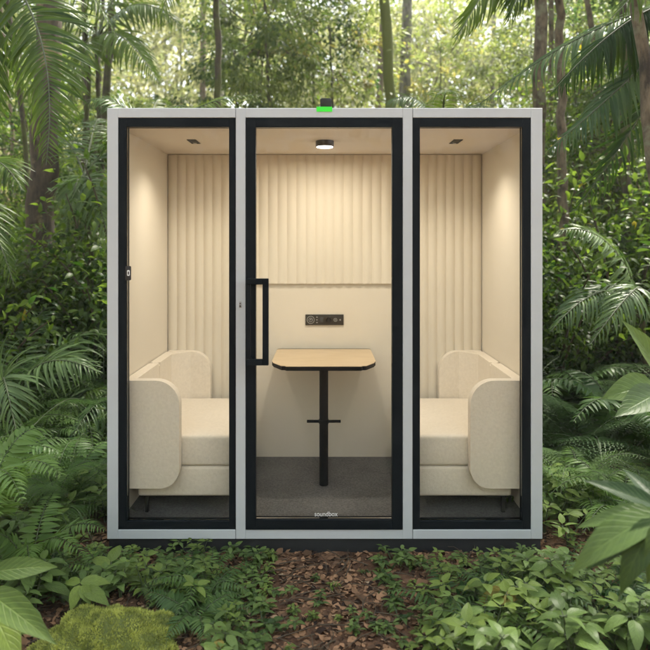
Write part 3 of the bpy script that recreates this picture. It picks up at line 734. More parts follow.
# ---------- foreground beds either side of the bare path
n_seed = 0
def path_half(y): return .32 + .08 * math.sin(y * 5)
def free(x, y): return not (abs(x) < 1.16 and YF - .05 < y < YB + .25)
spots = []
def try_spot(x, y, r):
    for (a, b, c) in spots:
        if (a - x) ** 2 + (b - y) ** 2 < (min(r, c) * .9) ** 2: return False
    spots.append((x, y, r)); return True
for side in (-1, 1):
    word = 'left' if side < 0 else 'right'
    n = 0; tries = 0
    while n < 80 and tries < 4000:
        tries += 1
        y = rng.uniform(2.15, 3.14); x = side * rng.uniform(.36, 1.65)
        if abs(x) < path_half(y) or not try_spot(x, y, .08): continue
        if side < 0 and -1.22 < x < -.42 and y < 2.72: continue
        edge = min(1, (abs(x) - path_half(y)) / .35 + .35)
        place(P_seed, x, y, edge * rng.uniform(.85, 1.6) * (1.05 if y < 2.75 else (.72 if y < 2.95 else .45)), f'broad-leaved seedling in the bed {word} of the leafy path, in front of the booth', f'seedlings {word} of the path'); n += 1
    n = 0; tries = 0
    while n < 60 and tries < 3000:
        tries += 1
        y = rng.uniform(2.2, 3.17); x = side * rng.uniform(.25, 1.6)
        if not try_spot(x, y, .07) or (side < 0 and x < -.42 and y < 2.72): continue
        place(P_cover, x, y, rng.uniform(.6, 1.0), f'tiny low plant sprouting through dead leaves {word} of the leafy path', f'tiny plants {word} of the path'); n += 1
    for k in range(20):
        y = rng.uniform(2.75 if side < 0 else 2.3, 3.05); x = side * rng.uniform(.48, 1.5)
        place(P_sferns, x, y, rng.uniform(.75, 1.25) * (1 if y < 2.9 else .7), f'small low fern among the seedlings {word} of the leafy path', f'small ferns {word} of the path')
# sprouts on the path itself
for k in range(30):
    place(P_cover, rng.uniform(-.45, .45), 2.35 + .8 * rng.random() ** .7, rng.uniform(.25, .75), 'tiny sprout on the brown leafy path before the door', 'sprouts on the path')
# ---------- undergrowth beside the booth
for side in (-1, 1):
    word = 'left' if side < 0 else 'right'
    for k in range(66):
        y = 3.2 + 2.6 * rng.random() ** 1.1; half = min(325 * y / F + .3, 3.2); x = side * rng.uniform(1.2, max(1.5, half))
        place(P_seed, x, y, rng.uniform(.9, 1.7), f'leafy low plant in the undergrowth on the {word} side of the booth', f'leafy plants {word} of the booth')
    for k in range(38):
        y = 3.5 + 4.5 * rng.random(); half = 325 * y / F + .5; x = side * rng.uniform(1.35 if y < 4.5 else 1.0, half)
        if not free(x, y): continue
        place(P_fern, x, y, rng.uniform(.8, 1.5), f'arching green fern in the undergrowth on the {word} side of the booth', f'ferns {word} of the booth')
    for k in range(28):
        y = 3.25 + 1.5 * rng.random(); x = side * rng.uniform(1.17, 1.75)
        place(P_seed, x, y, rng.uniform(.8, 1.3), f'leafy low plant hugging the {word} wall of the booth', f'low plants along the {word} wall')
    for k in range(9):
        y = 4.4 + 1.6 * rng.random(); half = 325 * y / F + .1; x = side * rng.uniform(1.7, half)
        place(P_fern, x, y, rng.uniform(1.7, 2.4), f'large arching fern rising above the undergrowth on the {word} side of the booth', f'large ferns {word} of the booth')
    for k in range(14 if side < 0 else 9):
        y = 5.6 + 3.6 * rng.random(); half = 325 * y / F + .5; x = side * rng.uniform(1.5, half)
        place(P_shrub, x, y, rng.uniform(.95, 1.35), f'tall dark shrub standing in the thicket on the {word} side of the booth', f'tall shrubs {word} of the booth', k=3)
    for k in range(26):
        y = 5.0 + 5.5 * rng.random(); half = 325 * y / F + .8; x = side * rng.uniform(1.2, half)
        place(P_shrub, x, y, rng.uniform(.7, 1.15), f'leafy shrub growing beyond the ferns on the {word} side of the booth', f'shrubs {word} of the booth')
    for k in range(8):
        y = 4.6 + 3.5 * rng.random(); half = 325 * y / F + .3; x = side * rng.uniform(1.6, half)
        place(P_pseed, x, y, rng.uniform(.5, .75) if side > 0 else rng.uniform(.6, 1.), f'young palm with arching fronds in the thicket on the {word} side of the booth', f'young palms {word} of the booth')

# ================================================================== HERO PLANTS
def hero_palm(label, base, crown, rad, bark, fronds, leaf='palm', name='palm', cat='palm'):
    """base, crown: world points of the trunk; fronds: list of (mid, tip, leaflet length, n, kwargs) in world points"""
    root = thing(name, label, cat, tuple(base))
    base = np.asarray(base, float); crown = np.asarray(crown, float)
    mid = (base + crown) / 2 + np.array([.05, 0, 0])
    link('trunk', trunk_mesh([(0, 0, -.1), mid - base, crown - base], [rad, rad * .85, rad * .7], BARK[bark]), root)
    for (m_, t_, ll, n, kw) in fronds:
        f = Fol(); kw = dict(kw); lf = kw.pop('leaf', leaf); st = np.asarray(kw.pop('frm', crown), float)
        frond_into(f, bez(st - base, np.asarray(m_) - base, np.asarray(t_) - base, 24), ll, n, **{'rad': .011, **kw})
        link('frond', f.mesh('frond', [L[lf], RACH]), root)
    return root
def G(px, D): return np.array([wx(px, D), D, float(hills(wx(px, D), D))])
# left: the great frond hanging in front of the leftmost trunk
hero_palm('tall palm whose large dark frond hangs before the leftmost trunk', G(-60, 4.9), at(-25, -60, 4.9), .07, 'brown', [
    (at(66, 10, 4.4), at(46, 165, 3.9), .42, 60, dict(up=(0, -1, .35), vfold=.1, droop=.30, tintb=.5, start=.2, ang=(92, 50), jit=.04)),
    (at(-30, 20, 4.3), at(-18, 190, 4.1), .42, 54, dict(up=(.3, -1, .3), vfold=.1, droop=.35, tintb=.35, jit=.04)),
    (at(60, -80, 5.2), at(118, 40, 5.4), .4, 36, dict(up=(0, -.4, 1), tintb=.6, droop=.35)),
    (at(-120, -80, 5.2), at(-190, 60, 5.2), .45, 36, dict(tintb=.4)),
    (at(-30, -160, 5.9), at(-10, -60, 6.8), .45, 36, dict(tintb=.4)),
])
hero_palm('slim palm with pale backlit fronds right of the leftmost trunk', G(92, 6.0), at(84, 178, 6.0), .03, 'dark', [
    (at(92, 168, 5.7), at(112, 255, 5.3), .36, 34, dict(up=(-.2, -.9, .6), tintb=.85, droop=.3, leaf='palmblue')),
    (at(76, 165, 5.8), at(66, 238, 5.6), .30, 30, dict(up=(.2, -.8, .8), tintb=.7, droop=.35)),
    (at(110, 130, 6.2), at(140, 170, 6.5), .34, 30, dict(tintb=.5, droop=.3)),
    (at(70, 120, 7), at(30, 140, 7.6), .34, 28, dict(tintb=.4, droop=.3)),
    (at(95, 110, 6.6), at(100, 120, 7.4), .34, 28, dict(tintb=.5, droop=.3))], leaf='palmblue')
hero_palm('palm at the left edge with dark fronds reaching in at head height', G(-45, 5.2), at(-40, 190, 5.2), .04, 'dark', [
    (at(-10, 130, 4.9), at(22, 190, 4.6), .34, 32, dict(up=(.2, -.6, 1), tintb=.45, droop=.4)),
    (at(-15, 190, 4.9), at(14, 285, 4.7), .32, 32, dict(up=(.2, -.6, 1), tintb=.35, droop=.4)),
    (at(-60, 110, 5.6), at(-90, 160, 6), .34, 30, dict(tintb=.4))], leaf='palm')
hero_palm('low palm with wide arching fronds below the leftmost trunk', G(8, 4.6), at(8, 415, 4.6), .03, 'dark', [
    (at(30, 335, 4.4), at(98, 372, 4.2), .34, 30, dict(up=(0, -.5, 1), tintb=.55, droop=.3, leaf='palmblue')),
    (at(-5, 330, 4.2), at(18, 440, 3.8), .34, 30, dict(up=(0, -1, .6), tintb=.5, droop=.3, leaf='palmblue')),
    (at(60, 320, 5), at(120, 330, 5.3), .34, 30, dict(tintb=.5, droop=.25)),
    (at(-30, 340, 4.8), at(-70, 390, 4.8), .34, 30, dict(tintb=.5, droop=.25)),
    (at(20, 300, 5.2), at(70, 300, 5.8), .3, 30, dict(tintb=.5, droop=.25)),
], leaf='palmblue')
hero_palm('palm behind the booth whose striped fronds show above its top left corner', G(150, 5.6), at(150, 150, 5.6), .04, 'dark', [
    (at(125, 85, 5.4), at(84, 103, 5.3), .25, 30, dict(up=(0, -.6, 1), tintb=.4, droop=.3, leaf='palmblue')),
    (at(185, 95, 5.4), at(262, 95, 5.3), .24, 32, dict(up=(0, -.6, 1), tintb=.75, droop=.25)),
    (at(160, 95, 5), at(190, 108, 4.7), .24, 26, dict(up=(0, -.6, 1), tintb=.6, droop=.3)),
    (at(120, 105, 6), at(100, 170, 6.2), .3, 26, dict(tintb=.3)),
    (at(150, 90, 6.2), at(165, 100, 7), .3, 26, dict(tintb=.5)),
])
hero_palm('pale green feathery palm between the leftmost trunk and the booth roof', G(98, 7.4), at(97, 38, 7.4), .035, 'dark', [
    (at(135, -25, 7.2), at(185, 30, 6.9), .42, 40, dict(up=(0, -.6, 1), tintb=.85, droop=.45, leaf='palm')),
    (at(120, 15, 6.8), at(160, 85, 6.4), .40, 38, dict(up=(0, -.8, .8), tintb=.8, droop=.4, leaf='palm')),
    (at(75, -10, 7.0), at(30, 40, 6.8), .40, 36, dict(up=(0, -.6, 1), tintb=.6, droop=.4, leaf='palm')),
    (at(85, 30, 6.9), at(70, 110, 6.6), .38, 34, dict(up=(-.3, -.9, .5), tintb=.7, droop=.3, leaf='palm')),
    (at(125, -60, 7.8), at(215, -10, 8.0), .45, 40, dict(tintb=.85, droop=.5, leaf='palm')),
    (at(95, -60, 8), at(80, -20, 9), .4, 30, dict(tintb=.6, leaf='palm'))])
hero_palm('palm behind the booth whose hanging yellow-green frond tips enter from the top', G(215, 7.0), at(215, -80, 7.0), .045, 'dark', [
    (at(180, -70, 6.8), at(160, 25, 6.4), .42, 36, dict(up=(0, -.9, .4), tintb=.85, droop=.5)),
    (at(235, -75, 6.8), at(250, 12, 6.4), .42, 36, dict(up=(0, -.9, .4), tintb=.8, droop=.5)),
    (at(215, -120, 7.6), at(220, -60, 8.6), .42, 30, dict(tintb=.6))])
# right
hero_palm('tall palm whose dark fronds sweep in from the upper right', G(720, 4.5), at(705, 0, 4.5), .06, 'brown', [
    (at(640, -10, 4.2), at(552, 92, 3.9), .42, 54, dict(up=(.3, -.4, 1), tintb=.15, droop=.55, vfold=0)),
    (at(600, 5, 4.4), at(470, 112, 4.6), .32, 54, dict(up=(0, -.5, 1), tintb=.6, droop=.35, leaf='palmblue')),
    (at(640, 75, 4.2), at(548, 150, 4.0), .36, 50, dict(up=(0, -.6, 1), tintb=.25, droop=.5, leaf='palmblue')),
    (at(650, 110, 4.6), at(572, 215, 4.4), .34, 32, dict(up=(.3, -.6, .6), tintb=.1, droop=.5)),
    (at(700, -80, 4.0), at(610, 20, 3.6), .4, 34, dict(up=(0, -.5, 1), tintb=.35, droop=.4)),
    (at(790, -60, 4.5), at(850, 60, 4.5), .4, 34, dict(tintb=.4)),
    (at(700, -100, 5.5), at(690, -40, 6.2), .4, 34, dict(tintb=.4)),
])
hero_palm('palm whose green frond tip hangs down above the booth\'s right window', G(560, 6.5), at(556, -85, 6.5), .055, 'brown', [
    (at(510, -60, 5.4), at(456, 40, 4.6), .50, 44, dict(up=(.4, -.8, .4), tintb=.6, droop=.7, vfold=0, ang=(60, 20))),
    (at(540, -70, 5.4), at(508, 22, 4.8), .46, 44, dict(up=(.1, -.9, .3), tintb=.35, droop=.7, vfold=0)),
    (at(600, -90, 6), at(640, 10, 5.8), .42, 34, dict(tintb=.4, droop=.4)),
    (at(560, -150, 7.5), at(570, -60, 8.3), .42, 34, dict(tintb=.4)),
])
hero_palm('palm behind the booth with fine fronds rising above its right window', G(440, 6.0), at(445, 140, 6), .04, 'dark', [
    (at(420, 80, 5.8), at(388, 104, 5.6), .28, 32, dict(up=(0, -.6, 1), tintb=.6, droop=.3, leaf='palmblue')),
    (at(465, 85, 5.8), at(500, 118, 5.6), .28, 30, dict(up=(0, -.6, 1), tintb=.8, droop=.3)),
    (at(440, 80, 5.4), at(452, 92, 5.0), .28, 26, dict(up=(0, -.8, 1), tintb=.8, droop=.2)),
    (at(480, 120, 6.6), at(520, 150, 7), .3, 28, dict(tintb=.5)),
    (at(410, 100, 6.6), at(380, 130, 7), .3, 28, dict(tintb=.5)),
])
hero_palm('low palm with flat fronds halfway up the right-hand thicket', G(640, 5.2), at(640, 300, 5.2), .03, 'dark', [
    (at(610, 215, 5), at(556, 232, 4.8), .28, 30, dict(up=(0, -.6, 1), tintb=.85, droop=.3, leaf='palmblue')),
    (at(600, 270, 4.7), at(552, 330, 4.4), .30, 30, dict(up=(0, -.7, 1), tintb=.4, droop=.3, leaf='palmblue')),
    (at(650, 260, 4.6), at(590, 345, 4.2), .30, 30, dict(up=(0, -.7, 1), tintb=.35, droop=.35, leaf='palmblue')),
    (at(690, 240, 5.2), at(730, 330, 5.2), .30, 30, dict(tintb=.4)),
], leaf='palmblue')

# foreground heroes -------------------------------------------------
def hero_leafy(label, base, leaves, leaf='herb', name='broadleaf_plant', cat='broad-leaved plant'):
    """leaves: (root point, tip point, tpl, up, tint)"""
    root = thing(name, label, cat, tuple(base)); base = np.asarray(base, float)
    f0 = Fol()
    for (a, b_, tp, up, tn) in leaves:
        a, b_ = np.asarray(a, float) - base, np.asarray(b_, float) - base
        d = b_ - a; f = Fol(); f.add(tp, a[None], frames(d[None], up), np.linalg.norm(d), tn); link('leaf', f.mesh('leaf', [L[leaf], STEM]), root)
        f0.tube(bez((0, 0, -.01), (a[0] * .3, a[1] * .3, a[2] * .8), a, 7), np.linspace(.006, .0025, 7), 6, 0)
    link('stem', f0.mesh('stem', [STEM]), root)
    return root
C = (662, 514)
hero_leafy('plant with a whorl of large drooping leaves at the right edge, closest to the viewer', G(672, 1.75), [
    (at(654, 516, 1.70), at(557, 556, 1.66), 'long', (0, -.45, 1), .30),
    (at(655, 512, 1.72), at(572, 522, 1.76), 'long2', (0, -.5, 1), .25),
    (at(657, 506, 1.76), at(583, 474, 1.82), 'long2', (.1, -.7, 1), .02),
    (at(658, 518, 1.68), at(610, 592, 1.60), 'long', (-.6, -.7, .6), .3),
    (at(662, 520, 1.66), at(650, 590, 1.58), 'long', (-.3, -.9, .4), .2),
    (at(656, 515, 1.70), at(578, 570, 1.74), 'long2', (-.4, -.6, .8), .1),
    (at(665, 508, 1.74), at(720, 480, 1.80), 'long', (0, -.4, 1), .3),
    (at(665, 512, 1.70), at(735, 560, 1.66), 'long', (0, -.4, 1), .3),
    (at(660, 505, 1.80), at(622, 462, 1.95), 'long2', (0, -.9, 1), .1)], leaf='herb2')
hero_leafy('plant with pale ribbed leaves at the right edge above the whorl', G(668, 2.5), [
    (at(655, 385, 2.5), at(606, 392, 2.42), 'broad', (.1, -.8, .7), .5),
    (at(660, 392, 2.48), at(618, 412, 2.3), 'broad3', (.2, -.7, .9), .4),
    (at(662, 375, 2.55), at(628, 318, 2.5), 'broad3', (0, -.8, .8), .5),
    (at(665, 390, 2.5), at(720, 380, 2.4), 'broad', (0, -.5, 1), .6),
    (at(668, 375, 2.6), at(700, 330, 2.8), 'broad3', (0, -.5, 1), .6)], leaf='herb2')
hero_leafy('plant with long glossy leaves in the lower left corner', G(-22, 2.0), [
    (at(-12, 592, 2.0), at(55, 640, 1.86), 'long2', (0, -.7, 1), .32),
    (at(-8, 572, 2.05), at(62, 560, 2.10), 'long', (0, -.9, .7), .15),
    (at(-10, 605, 2.0), at(20, 660, 1.85), 'broad2', (.4, -.7, .8), .5),
    (at(-16, 570, 2.1), at(-70, 560, 2.1), 'broad', (0, -.4, 1), .5),
    (at(-14, 575, 2.1), at(12, 548, 2.35), 'broad', (0, -.6, 1), .6)], leaf='herb')
# individual broad leaves among the left bed
hero_leafy('seedling with one large pale leaf by the booth\'s lower left corner', G(112, 2.9), [
    (at(112, 566, 2.9), at(143, 578, 2.82), 'broad', (.1, -.8, .9), .76),
    (at(110, 566, 2.9), at(88, 552, 2.92), 'broad2', (0, -.6, 1), .6),
    (at(111, 562, 2.92), at(120, 540, 3.02), 'broad', (0, -.6, 1), .5),
    (at(110, 568, 2.9), at(92, 582, 2.80), 'broad', (0, -.6, 1), .6)])
hero_leafy('seedling with two heart-shaped pale leaves above the mossy rock', G(78, 2.62), [
    (at(80, 585, 2.62), at(68, 612, 2.55), 'broad', (-.1, -.9, .6), .74),
    (at(82, 585, 2.62), at(90, 604, 2.56), 'broad', (.2, -.9, .6), .7),
    (at(80, 583, 2.64), at(112, 575, 2.66), 'broad2', (0, -.6, 1), .6),
    (at(80, 583, 2.64), at(60, 577, 2.66), 'broad2', (0, -.6, 1), .6),
    (at(84, 588, 2.62), at(108, 598, 2.55), 'broad2', (0, -.6, 1), .5)])
# right bed: low spreading plants with large leaves
for i, (px, py, D, sc, tn, lb) in enumerate(((520, 600, 2.62, 34, .85, 'spreading plant with wide pale leaves, farthest back right of the path'),
                                  (470, 625, 2.5, 36, .7, 'spreading plant with wide pale leaves, nearest to the right of the path'),
                                  (590, 632, 2.42, 44, .8, 'spreading plant with wide pale leaves, right below the big leaf whorl'))):
    lv = []
    for k in range(9):
        a = k * 2.4 + i; r0, r1 = .25 * sc, (.9 + .35 * math.sin(k * 5.1)) * sc
        dD = math.sin(a) * sc / F * D * .9
        lv.append((at(px + r0 * math.cos(a), py - 8 + 3 * math.sin(k * 3), D + dD * .25), at(px + (r0 + r1) * math.cos(a), py - 4, D + dD), ('broad', 'broad2', 'broad3')[k % 3], (rng.normal(0, .2), -.4, 1), tn + rng.normal(0, .12)))
    hero_leafy(lb, G(px, D), lv, leaf='herb2' if i != 1 else 'herb')
# hero ferns
def hero_fern(label, base, tips, ll, n, leaf, bip=False, tintb=.6, kind=('pinna', 'pinna2')):
    root = thing('fern', label, 'fern', tuple(base)); base = np.asarray(base, float)
    for (m_, t_) in tips:
        f = Fol(); frond_into(f, bez((0, 0, 0), np.asarray(m_) - base, np.asarray(t_) - base, 18), ll, n, tpl=kind, droop=.08, rad=.0035, start=.22, vfold=.02, tintb=tintb, ang=(80, 50), shape=.4, up=(0, -.25, 1))
        link('frond', f.mesh('frond', [L[leaf], STEM]), root)
    return root
hero_fern('fern with broad green fronds spreading below the booth\'s lower left corner', G(30, 2.95), [
    (at(60, 505, 2.95), at(105, 530, 2.85), (at(0, 0, 1))) [:2], (at(40, 510, 2.9), at(85, 556, 2.72)), (at(40, 495, 3.1), at(60, 488, 3.4)), (at(10, 510, 2.9), at(-30, 545, 2.8)), (at(25, 520, 2.8), at(30, 565, 2.6))], .105, 24, 'fern')
hero_fern('dark green fern in front of the booth, between the mossy rock and the path', G(196, 2.62), [
    (at(185, 598, 2.62), at(142, 590, 2.68)), (at(190, 600, 2.6), at(166, 640, 2.40)), (at(200, 600, 2.6), at(205, 645, 2.38)), (at(210, 595, 2.65), at(240, 592, 2.75)), (at(196, 585, 2.75), at(176, 572, 2.9))], .085, 22, 'fernblue', tintb=.45)
hero_fern('large fern with yellowing frond tips at the left edge', G(-30, 3.0), [
    (at(5, 420, 2.8), at(62, 475, 2.55)), (at(-10, 415, 2.7), at(22, 500, 2.35)), (at(-40, 420, 2.8), at(-80, 480, 2.6)), (at(0, 410, 3.1), at(50, 430, 3.3)), (at(-25, 430, 2.6), at(-10, 540, 2.3))], .17, 26, 'fern', tintb=.78)
# mossy rock ---------------------------------------------------------
rk = thing('mossy_rock', 'rounded rock covered in yellow-green moss in the lower left', 'rock', tuple(G(106, 2.42)))
bm = bmesh.new(); bmesh.ops.create_icosphere(bm, subdivisions=5, radius=1)
rb = np.asarray(rk.location)
tipz = wz(621, 2.42) - rb[2]
def rockr(v):
    return 1 + .10 * math.sin(v[0] * 4 + 1) * math.cos(v[1] * 5) + .05 * math.sin(v[0] * 13 + 2) * math.sin(v[1] * 11 + v[2] * 9) + .05 * math.sin(v[2] * 7 + v[0] * 6) + .03 * math.sin(v[1] * 11 + v[0] * 9)
RX, RY, RZ = .27, .22, tipz * 1.02
for v in bm.verts:
    c = v.co.normalized(); r = rockr(c); v.co = Vector((c.x * RX * r, c.y * RY * r, c.z * RZ * r + 0.0))
fin('stone', bm, surf('mossed_stone', (.07, .09, .02), .95, var=.5, vscale=12, bump=.8, bscale=50, col2=(.12, .15, .03)), rk)
f = Fol(); k = 60000
u = unit(k); u = u[(u[:, 2] > -.15)]; k = len(u)
rr = np.array([rockr(v) for v in u]) * (1 + .03 * rng.random(k))
p = u * rr[:, None] * np.array([RX, RY, RZ]); nn = norm(u / np.array([RX, RY, RZ]))
cl = np.sin(p[:, 0] * 40) * np.sin(p[:, 1] * 43 + 1) + np.sin(p[:, 0] * 90 + p[:, 2] * 70) * .5
d = nn + rng.normal(0, .55, (k, 3)); 
f.add('moss', p - nn * .003, frames(d, unit(k)), rng.uniform(.006, .017, k) * (1 + .25 * cl), np.clip(.5 + .22 * cl + rng.normal(0, .15, k), 0, .95))
link('moss', f.mesh('moss', [L['moss']]), rk)

# ================================================================== TREES
CROWNS = [crown_mesh(2.6, 1.8, 50, 32, .16, name='crown', tpl='tinyq', cl=.8), crown_mesh(3.2, 2.0, 55, 32, .17, name='crown', tpl='tinyq', cl=.9, tintb=.4)]
def tree(label, pts, rad, bark, H=11, crown=0, csc=1, limbs=(), cat='tree', group=None, cz=0):
    """pts: [(px,py,D)...] from top to bottom where seen; the trunk runs on down to the ground and up to the crown"""
    w = [at(*p) for p in pts][::-1]             # bottom first
    d0 = w[0]; g0 = np.array([d0[0] + (d0[0] - w[1][0]) * .3, d0[1], 0]); g0[2] = float(hills(g0[0], g0[1]))
    top = w[-1] + (w[-1] - w[-2]) / max(.2, np.linalg.norm(w[-1] - w[-2])) * max(.5, H - w[-1][2]); top[2] = H
    root = thing('tree', label, cat, tuple(g0), 0, group)
    P = [np.array([0, 0, -.15])] + [q - g0 for q in w] + [top - g0]
    # resample evenly by height so the radius runs smoothly
    P = np.array(P); zz = P[:, 2]; hs = np.linspace(zz[0], zz[-1], 14)
    PP = np.stack([np.interp(hs, zz, P[:, 0]), np.interp(hs, zz, P[:, 1]), hs], -1)
    lm = [(np.asarray(a) - g0, np.asarray(b) - g0, np.asarray(c) - g0, r) for a, b, c, r in limbs]
    for k in range(5):
        a = k * 2.4 + d0[0]; hh = H * rng.uniform(.74, .9) - g0[2]; c0 = np.array([np.interp(hh, hs, PP[:, 0]), np.interp(hh, hs, PP[:, 1]), hh])
        lm.append((c0, c0 + np.array([math.cos(a), math.sin(a), .5]) * .9, c0 + np.array([math.cos(a), math.sin(a), .9]) * 1.9, rad * .4))
    link('trunk', trunk_mesh(PP, np.linspace(rad * 1.1, rad * .62, 14), BARK[bark], limbs=lm), root)
    if crown is not None:
        c = link('crown', CROWNS[crown % 2], root); c.location = tuple(top - g0 + np.array([0, 0, cz + .3])); c.rotation_euler = (0, 0, rng.uniform(0, 6)); c.scale = (csc,) * 3
    return root
tree('leftmost tree, a dark mossy trunk behind the great hanging frond', [(51, 0, 6.5), (46, 140, 6.5), (36, 250, 6.45), (33, 330, 6.4)], .135, 'lichen', 10)
tree('slim dark tree between the leftmost trunk and the booth', [(112, 10, 8.5), (108, 100, 8.5), (100, 180, 8.5), (74, 230, 8.6), (72, 300, 8.6)], .055, 'dark', 9, 1, .7)
tree('thin forked dark tree just right of the leftmost trunk', [(88, 0, 7.2), (93, 42, 7.2), (82, 200, 7.2), (62, 300, 7.2)], .028, 'dark', 8, 1, .5,
     limbs=[(at(93, 42, 7.2), at(96, 25, 7.2), at(104, -30, 7.2), .022), (at(93, 42, 7.2), at(110, 30, 7.2), at(125, 8, 7.2), .012)])
tree('slim pale brown trunk behind the booth\'s left window top', [(203, 0, 16), (201, 60, 16), (203, 108, 16)], .085, 'pink', 13)
tree('stout hazy grey trunk right of the slim pale brown one', [(222, 0, 22), (219, 108, 22)], .21, 'grey', 14)
tree('curved green mossy trunk behind the booth, right of the roof sensor', [(384, -10, 10), (392, 40, 10), (390, 108, 10)], .095, 'moss', 10.5, 1)
tree('straight grey trunk just right of the curved mossy one', [(408, 0, 15), (404, 108, 15)], .145, 'grey', 13)
tree('reddish thin trunk just left of the curved mossy one', [(383, 0, 14), (381, 50, 14), (378, 108, 14)], .075, 'pink', 12, 1)
tree('thin misty trunk with a slanting bough above the booth\'s right window', [(494, 0, 24), (492, 108, 24)], .11, 'grey', 14, 1, 1,
     limbs=[(at(488, 80, 24), at(470, 60, 24), at(440, 38, 24), .05), (at(492, 40, 24), at(502, 30, 24), at(520, 18, 24), .04)])
tree('brown mottled trunk rising behind the booth\'s upper right corner', [(540, 0, 8), (539, 108, 8)], .085, 'brown', 11)
tree('thin brown trunk just behind the mottled one at the booth\'s corner', [(551, 0, 10), (549, 108, 10)], .05, 'brown', 10, 1, .8)
tree('slim dark trunk in the middle of the right-hand thicket', [(622, 0, 7), (626, 120, 7), (628, 240, 7)], .055, 'dark', 9, 1, .7)
tree('smooth brown trunk at the upper right edge', [(636, 0, 3.9), (648, 90, 3.9), (664, 200, 3.9)], .038, 'brown', 9, 0, .7)
tree('tall unseen tree added just outside the view at the right, its crown shading the clearing', [(705, 0, 7.7), (700, 200, 7.7)], .12, 'brown', 8.6, 1, 1.0)  # added out of view so its crown dapples the sun on the right foreground
tree('unseen tree added further off at the right, its broad crown dappling the sun', [(790, 0, 6.4), (790, 200, 6.4)], .10, 'dark', 8.0, 0, 1.0)  # second added tree, unseen, to break up the sun patch on the right
# more slender stems through both thickets
STEMS = [(12, 9), (24, 7.5), (88, 10), (96, 12), (165, 26), (290, 24), (366, 26), (455, 28), (585, 13), (603, 9), (5, 14)]
for px, D in STEMS:
    r = rng.uniform(.015, .032) * (1 + D / 16); l = rng.normal(0, 10)
    zone = 'left of the booth' if px < 110 else ('behind the booth' if px < 545 else 'right of the booth')
    tree(f'slender background stem among the far foliage {zone}', [(px + l, 0, D), (px, 120, D), (px - l * .5, 240, D)], r, ('dark', 'grey', 'brown', 'pink')[rng.integers(4)], 7 + D * .25, 1, .4, group=f'slender stems {zone}')

# leafy understory trees: crown from near the ground up
UND = [crown_mesh(1.3, 1.9, 60, 95, .105, name='crown', cl=.36, tintb=.25), crown_mesh(1.6, 2.2, 60, 85, .11, name='crown', cl=.42, tintb=.6),
       crown_mesh(1.5, 1.7, 55, 50, .12, name='crown', cl=.5, tintb=.35, leaf='shrub'), crown_mesh(1.8, 2.4, 75, 60, .13, name='crown', cl=.6, tintb=.5, leaf='farhazed')]
def und(px, py, D, k, sc, label, group=None):
    c = at(px, py, D); g0 = np.array([c[0] + .2, c[1], float(hills(c[0], c[1]))])
    root = thing('leafy_tree', label, 'tree', tuple(g0), 0, group)
    link('trunk', trunk_mesh([(0, 0, -.1), ((c - g0) * .6), (c - g0) + np.array([0, 0, .6 * sc])], [.045 * sc, .035 * sc, .012], BARK['dark']), root)
    o = link('crown', UND[k], root); o.location = tuple(c - g0); o.scale = (sc,) * 3; o.rotation_euler = (0, 0, rng.uniform(0, 6))
    return root
und(265, 40, 9.5, 0, .95, 'dense small-leaved tree above the booth, left of the roof sensor')
und(330, 60, 11, 1, .9, 'yellow-green small-leaved tree right above the roof sensor')
und(235, 75, 12, 0, .9, 'small-leaved tree above the seam left of the door')
und(310, 5, 12, 2, 1.0, 'dark leafy tree at the top of the view, above the door')
spec = [(180, 30, 22, 3, 1.3), (440, 70, 15, 1, .9), (425, 30, 20, 3, 1.2), (350, 20, 19, 3, 1.2), (470, 20, 26, 3, 1.2), (510, 70, 24, 3, 1.3),
        (530, 20, 15, 0, .8), (565, 60, 12, 1, .9), (590, 130, 10, 1, .8), (620, 30, 13, 0, 1.1), (650, 120, 10, 2, .9), (600, 200, 9, 1, .7), (560, 190, 11, 1, .8), (655, 220, 9, 2, .8),
        (20, 60, 12, 0, 1.1), (60, 130, 11, 2, .9), (95, 180, 11, 1, .8), (10, 200, 9.5, 2, .8), (85, 260, 9, 1, .7), (40, 250, 12, 1, .9), (130, 10, 24, 3, 1.2), (290, 90, 20, 3, 1.1), (390, 80, 22, 3, 1.1),
        (220, 20, 26, 3, 1.5), (580, 260, 8.5, 2, .7), (630, 290, 8.5, 1, .6), (575, 110, 8.5, 2, .6), (612, 150, 8, 2, .65), (645, 60, 9, 0, .9), (600, 60, 17, 1, 1.1), (560, 130, 15, 1, 1.), (640, 170, 14, 3, 1.),
        (30, 150, 8.5, 2, .7), (70, 60, 15, 1, 1.), (90, 120, 14, 3, 1.), (75, 210, 8.5, 2, .5), (45, 10, 17, 1, 1.2), (500, 100, 14, 1, .8), (340, 100, 16, 3, 1.1), (250, 10, 15, 1, 1.)]
for px, py, D, k, sc in spec:
    zone = 'left of the booth' if px < 110 else ('above the booth roof' if px < 545 else 'right of the booth')
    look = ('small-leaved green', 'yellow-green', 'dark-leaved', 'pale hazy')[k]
    und(px, py, D, k, sc, f'{look} tree in the background {zone}', f'{look} trees {zone}')
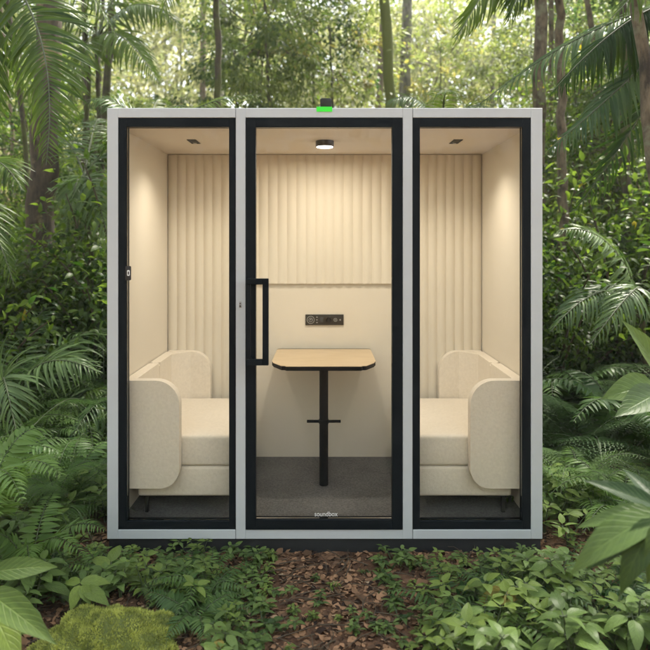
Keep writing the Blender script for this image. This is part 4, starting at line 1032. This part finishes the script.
# the far wood that closes the view all round
f = Fol()
def mass(n, r0, r1, a0, a1, z0, z1, ls, k0=25, k1=70):
    a = rng.uniform(a0, a1, n); r = rng.uniform(r0, r1, n); cx, cy = np.sin(a) * r, np.cos(a) * r + 3
    z = rng.uniform(z0, z1, n) ** 1.0
    for i in range(n):
        k = rng.integers(k0, k1); s = rng.uniform(.7, 1.8)
        q = np.array([cx[i], cy[i], z[i] + hills(cx[i], cy[i])]) + rng.normal(0, .5, (k, 3)) * s * np.array([1, 1, .6])
        d = unit(k) + np.array([0, 0, -.3]); up = np.array([0, 0, 1.]) + rng.normal(0, .5, (k, 3)); tb_ = rng.uniform(.25, .8)
        f.add('tinyq', q, frames(d, up), ls * rng.uniform(.6, 1.4, k), np.clip(tb_ + rng.normal(0, .1, k), 0, .95))
mass(760, 27, 42, -.75, .75, .0, 14, .42, 60, 130)
mass(260, 15, 26, .16, .62, 0, 5.5, .22)
mass(260, 15, 26, -.62, -.16, 0, 5.5, .22)
mass(500, 11, 24, -.85, .85, .0, 1.8, .2)
mass(700, 14, 24, .75, 2 * math.pi - .75, 0, 11, .5)
tag(link('far_forest', f.mesh('far_forest', [L['farhazed'], STEM])), 'pale hazy mass of distant forest foliage behind everything', 'forest', kind='stuff')

hb = boxes('haze', [(-62, 62, -60, 66, -1.5, 26)], None)
hb.data.materials.clear()
m, nt, out = nodes('haze_air'); v = N(nt, 'ShaderNodeVolumePrincipled', Density=0.0018, Anisotropy=.1); v.inputs['Color'].default_value = (.93, .97, .95, 1)
nt.links.new(v.outputs[0], out.inputs['Volume']); hb.data.materials.append(m)
tag(hb, 'thin pale mist hanging in the forest air', 'haze', kind='stuff')

# ================================================================== LIGHT, SKY, CAMERA
w = bpy.data.worlds.new('World'); scene.world = w; w.use_nodes = True
nt = w.node_tree; nt.nodes.clear()
SUN_EL, SUN_AZ = 57, 36            # azimuth measured from +Y (behind the booth) towards +X
sky = N(nt, 'ShaderNodeTexSky'); sky.sky_type = 'NISHITA'; sky.sun_disc = False; sky.sun_elevation = R_(SUN_EL); sky.sun_rotation = R_(SUN_AZ); sky.air_density = 1.0; sky.dust_density = 1.5
hs = N(nt, 'ShaderNodeHueSaturation', Saturation=.28)
bg = N(nt, 'ShaderNodeBackground', Strength=.13); wo = N(nt, 'ShaderNodeOutputWorld')
nt.links.new(sky.outputs[0], hs.inputs['Color']); nt.links.new(hs.outputs[0], bg.inputs[0]); nt.links.new(bg.outputs[0], wo.inputs[0])
sl = bpy.data.lights.new('sun', 'SUN'); sl.energy = 4.9; sl.angle = R_(6); sl.color = (1, .93, .80)
so = bpy.data.objects.new('sun', sl); COL.objects.link(so)
sd = Vector((math.sin(R_(SUN_AZ)) * math.cos(R_(SUN_EL)), math.cos(R_(SUN_AZ)) * math.cos(R_(SUN_EL)), math.sin(R_(SUN_EL))))
so.rotation_euler = sd.to_track_quat('Z', 'Y').to_euler(); so.location = (0, 0, 30)

cd = bpy.data.cameras.new('camera'); co = bpy.data.objects.new('camera', cd); COL.objects.link(co)
co.location = (0, 0, EYE); co.rotation_euler = (R_(90), 0, 0)
cd.sensor_width = 36; cd.lens = F / 650 * 36; cd.shift_y = -(325 - HY) / 650; cd.shift_x = (325 - CX) / 650
cd.clip_end = 1000; cd.clip_start = .05
cd.dof.use_dof = True; cd.dof.focus_distance = 3.25; cd.dof.aperture_fstop = 2.4
scene.camera = co
scene.view_settings.view_transform = 'Standard'; scene.view_settings.look = 'None'; scene.view_settings.gamma = 1
scene.view_settings.exposure = 2.22
scene.render.engine = 'CYCLES'
cy = scene.cycles
cy.use_adaptive_sampling = True; cy.adaptive_threshold = .03; cy.volume_bounces = 0
cy.max_bounces = 6; cy.diffuse_bounces = 3; cy.glossy_bounces = 2; cy.transmission_bounces = 4; cy.transparent_max_bounces = 10
cy.sample_clamp_indirect = 6
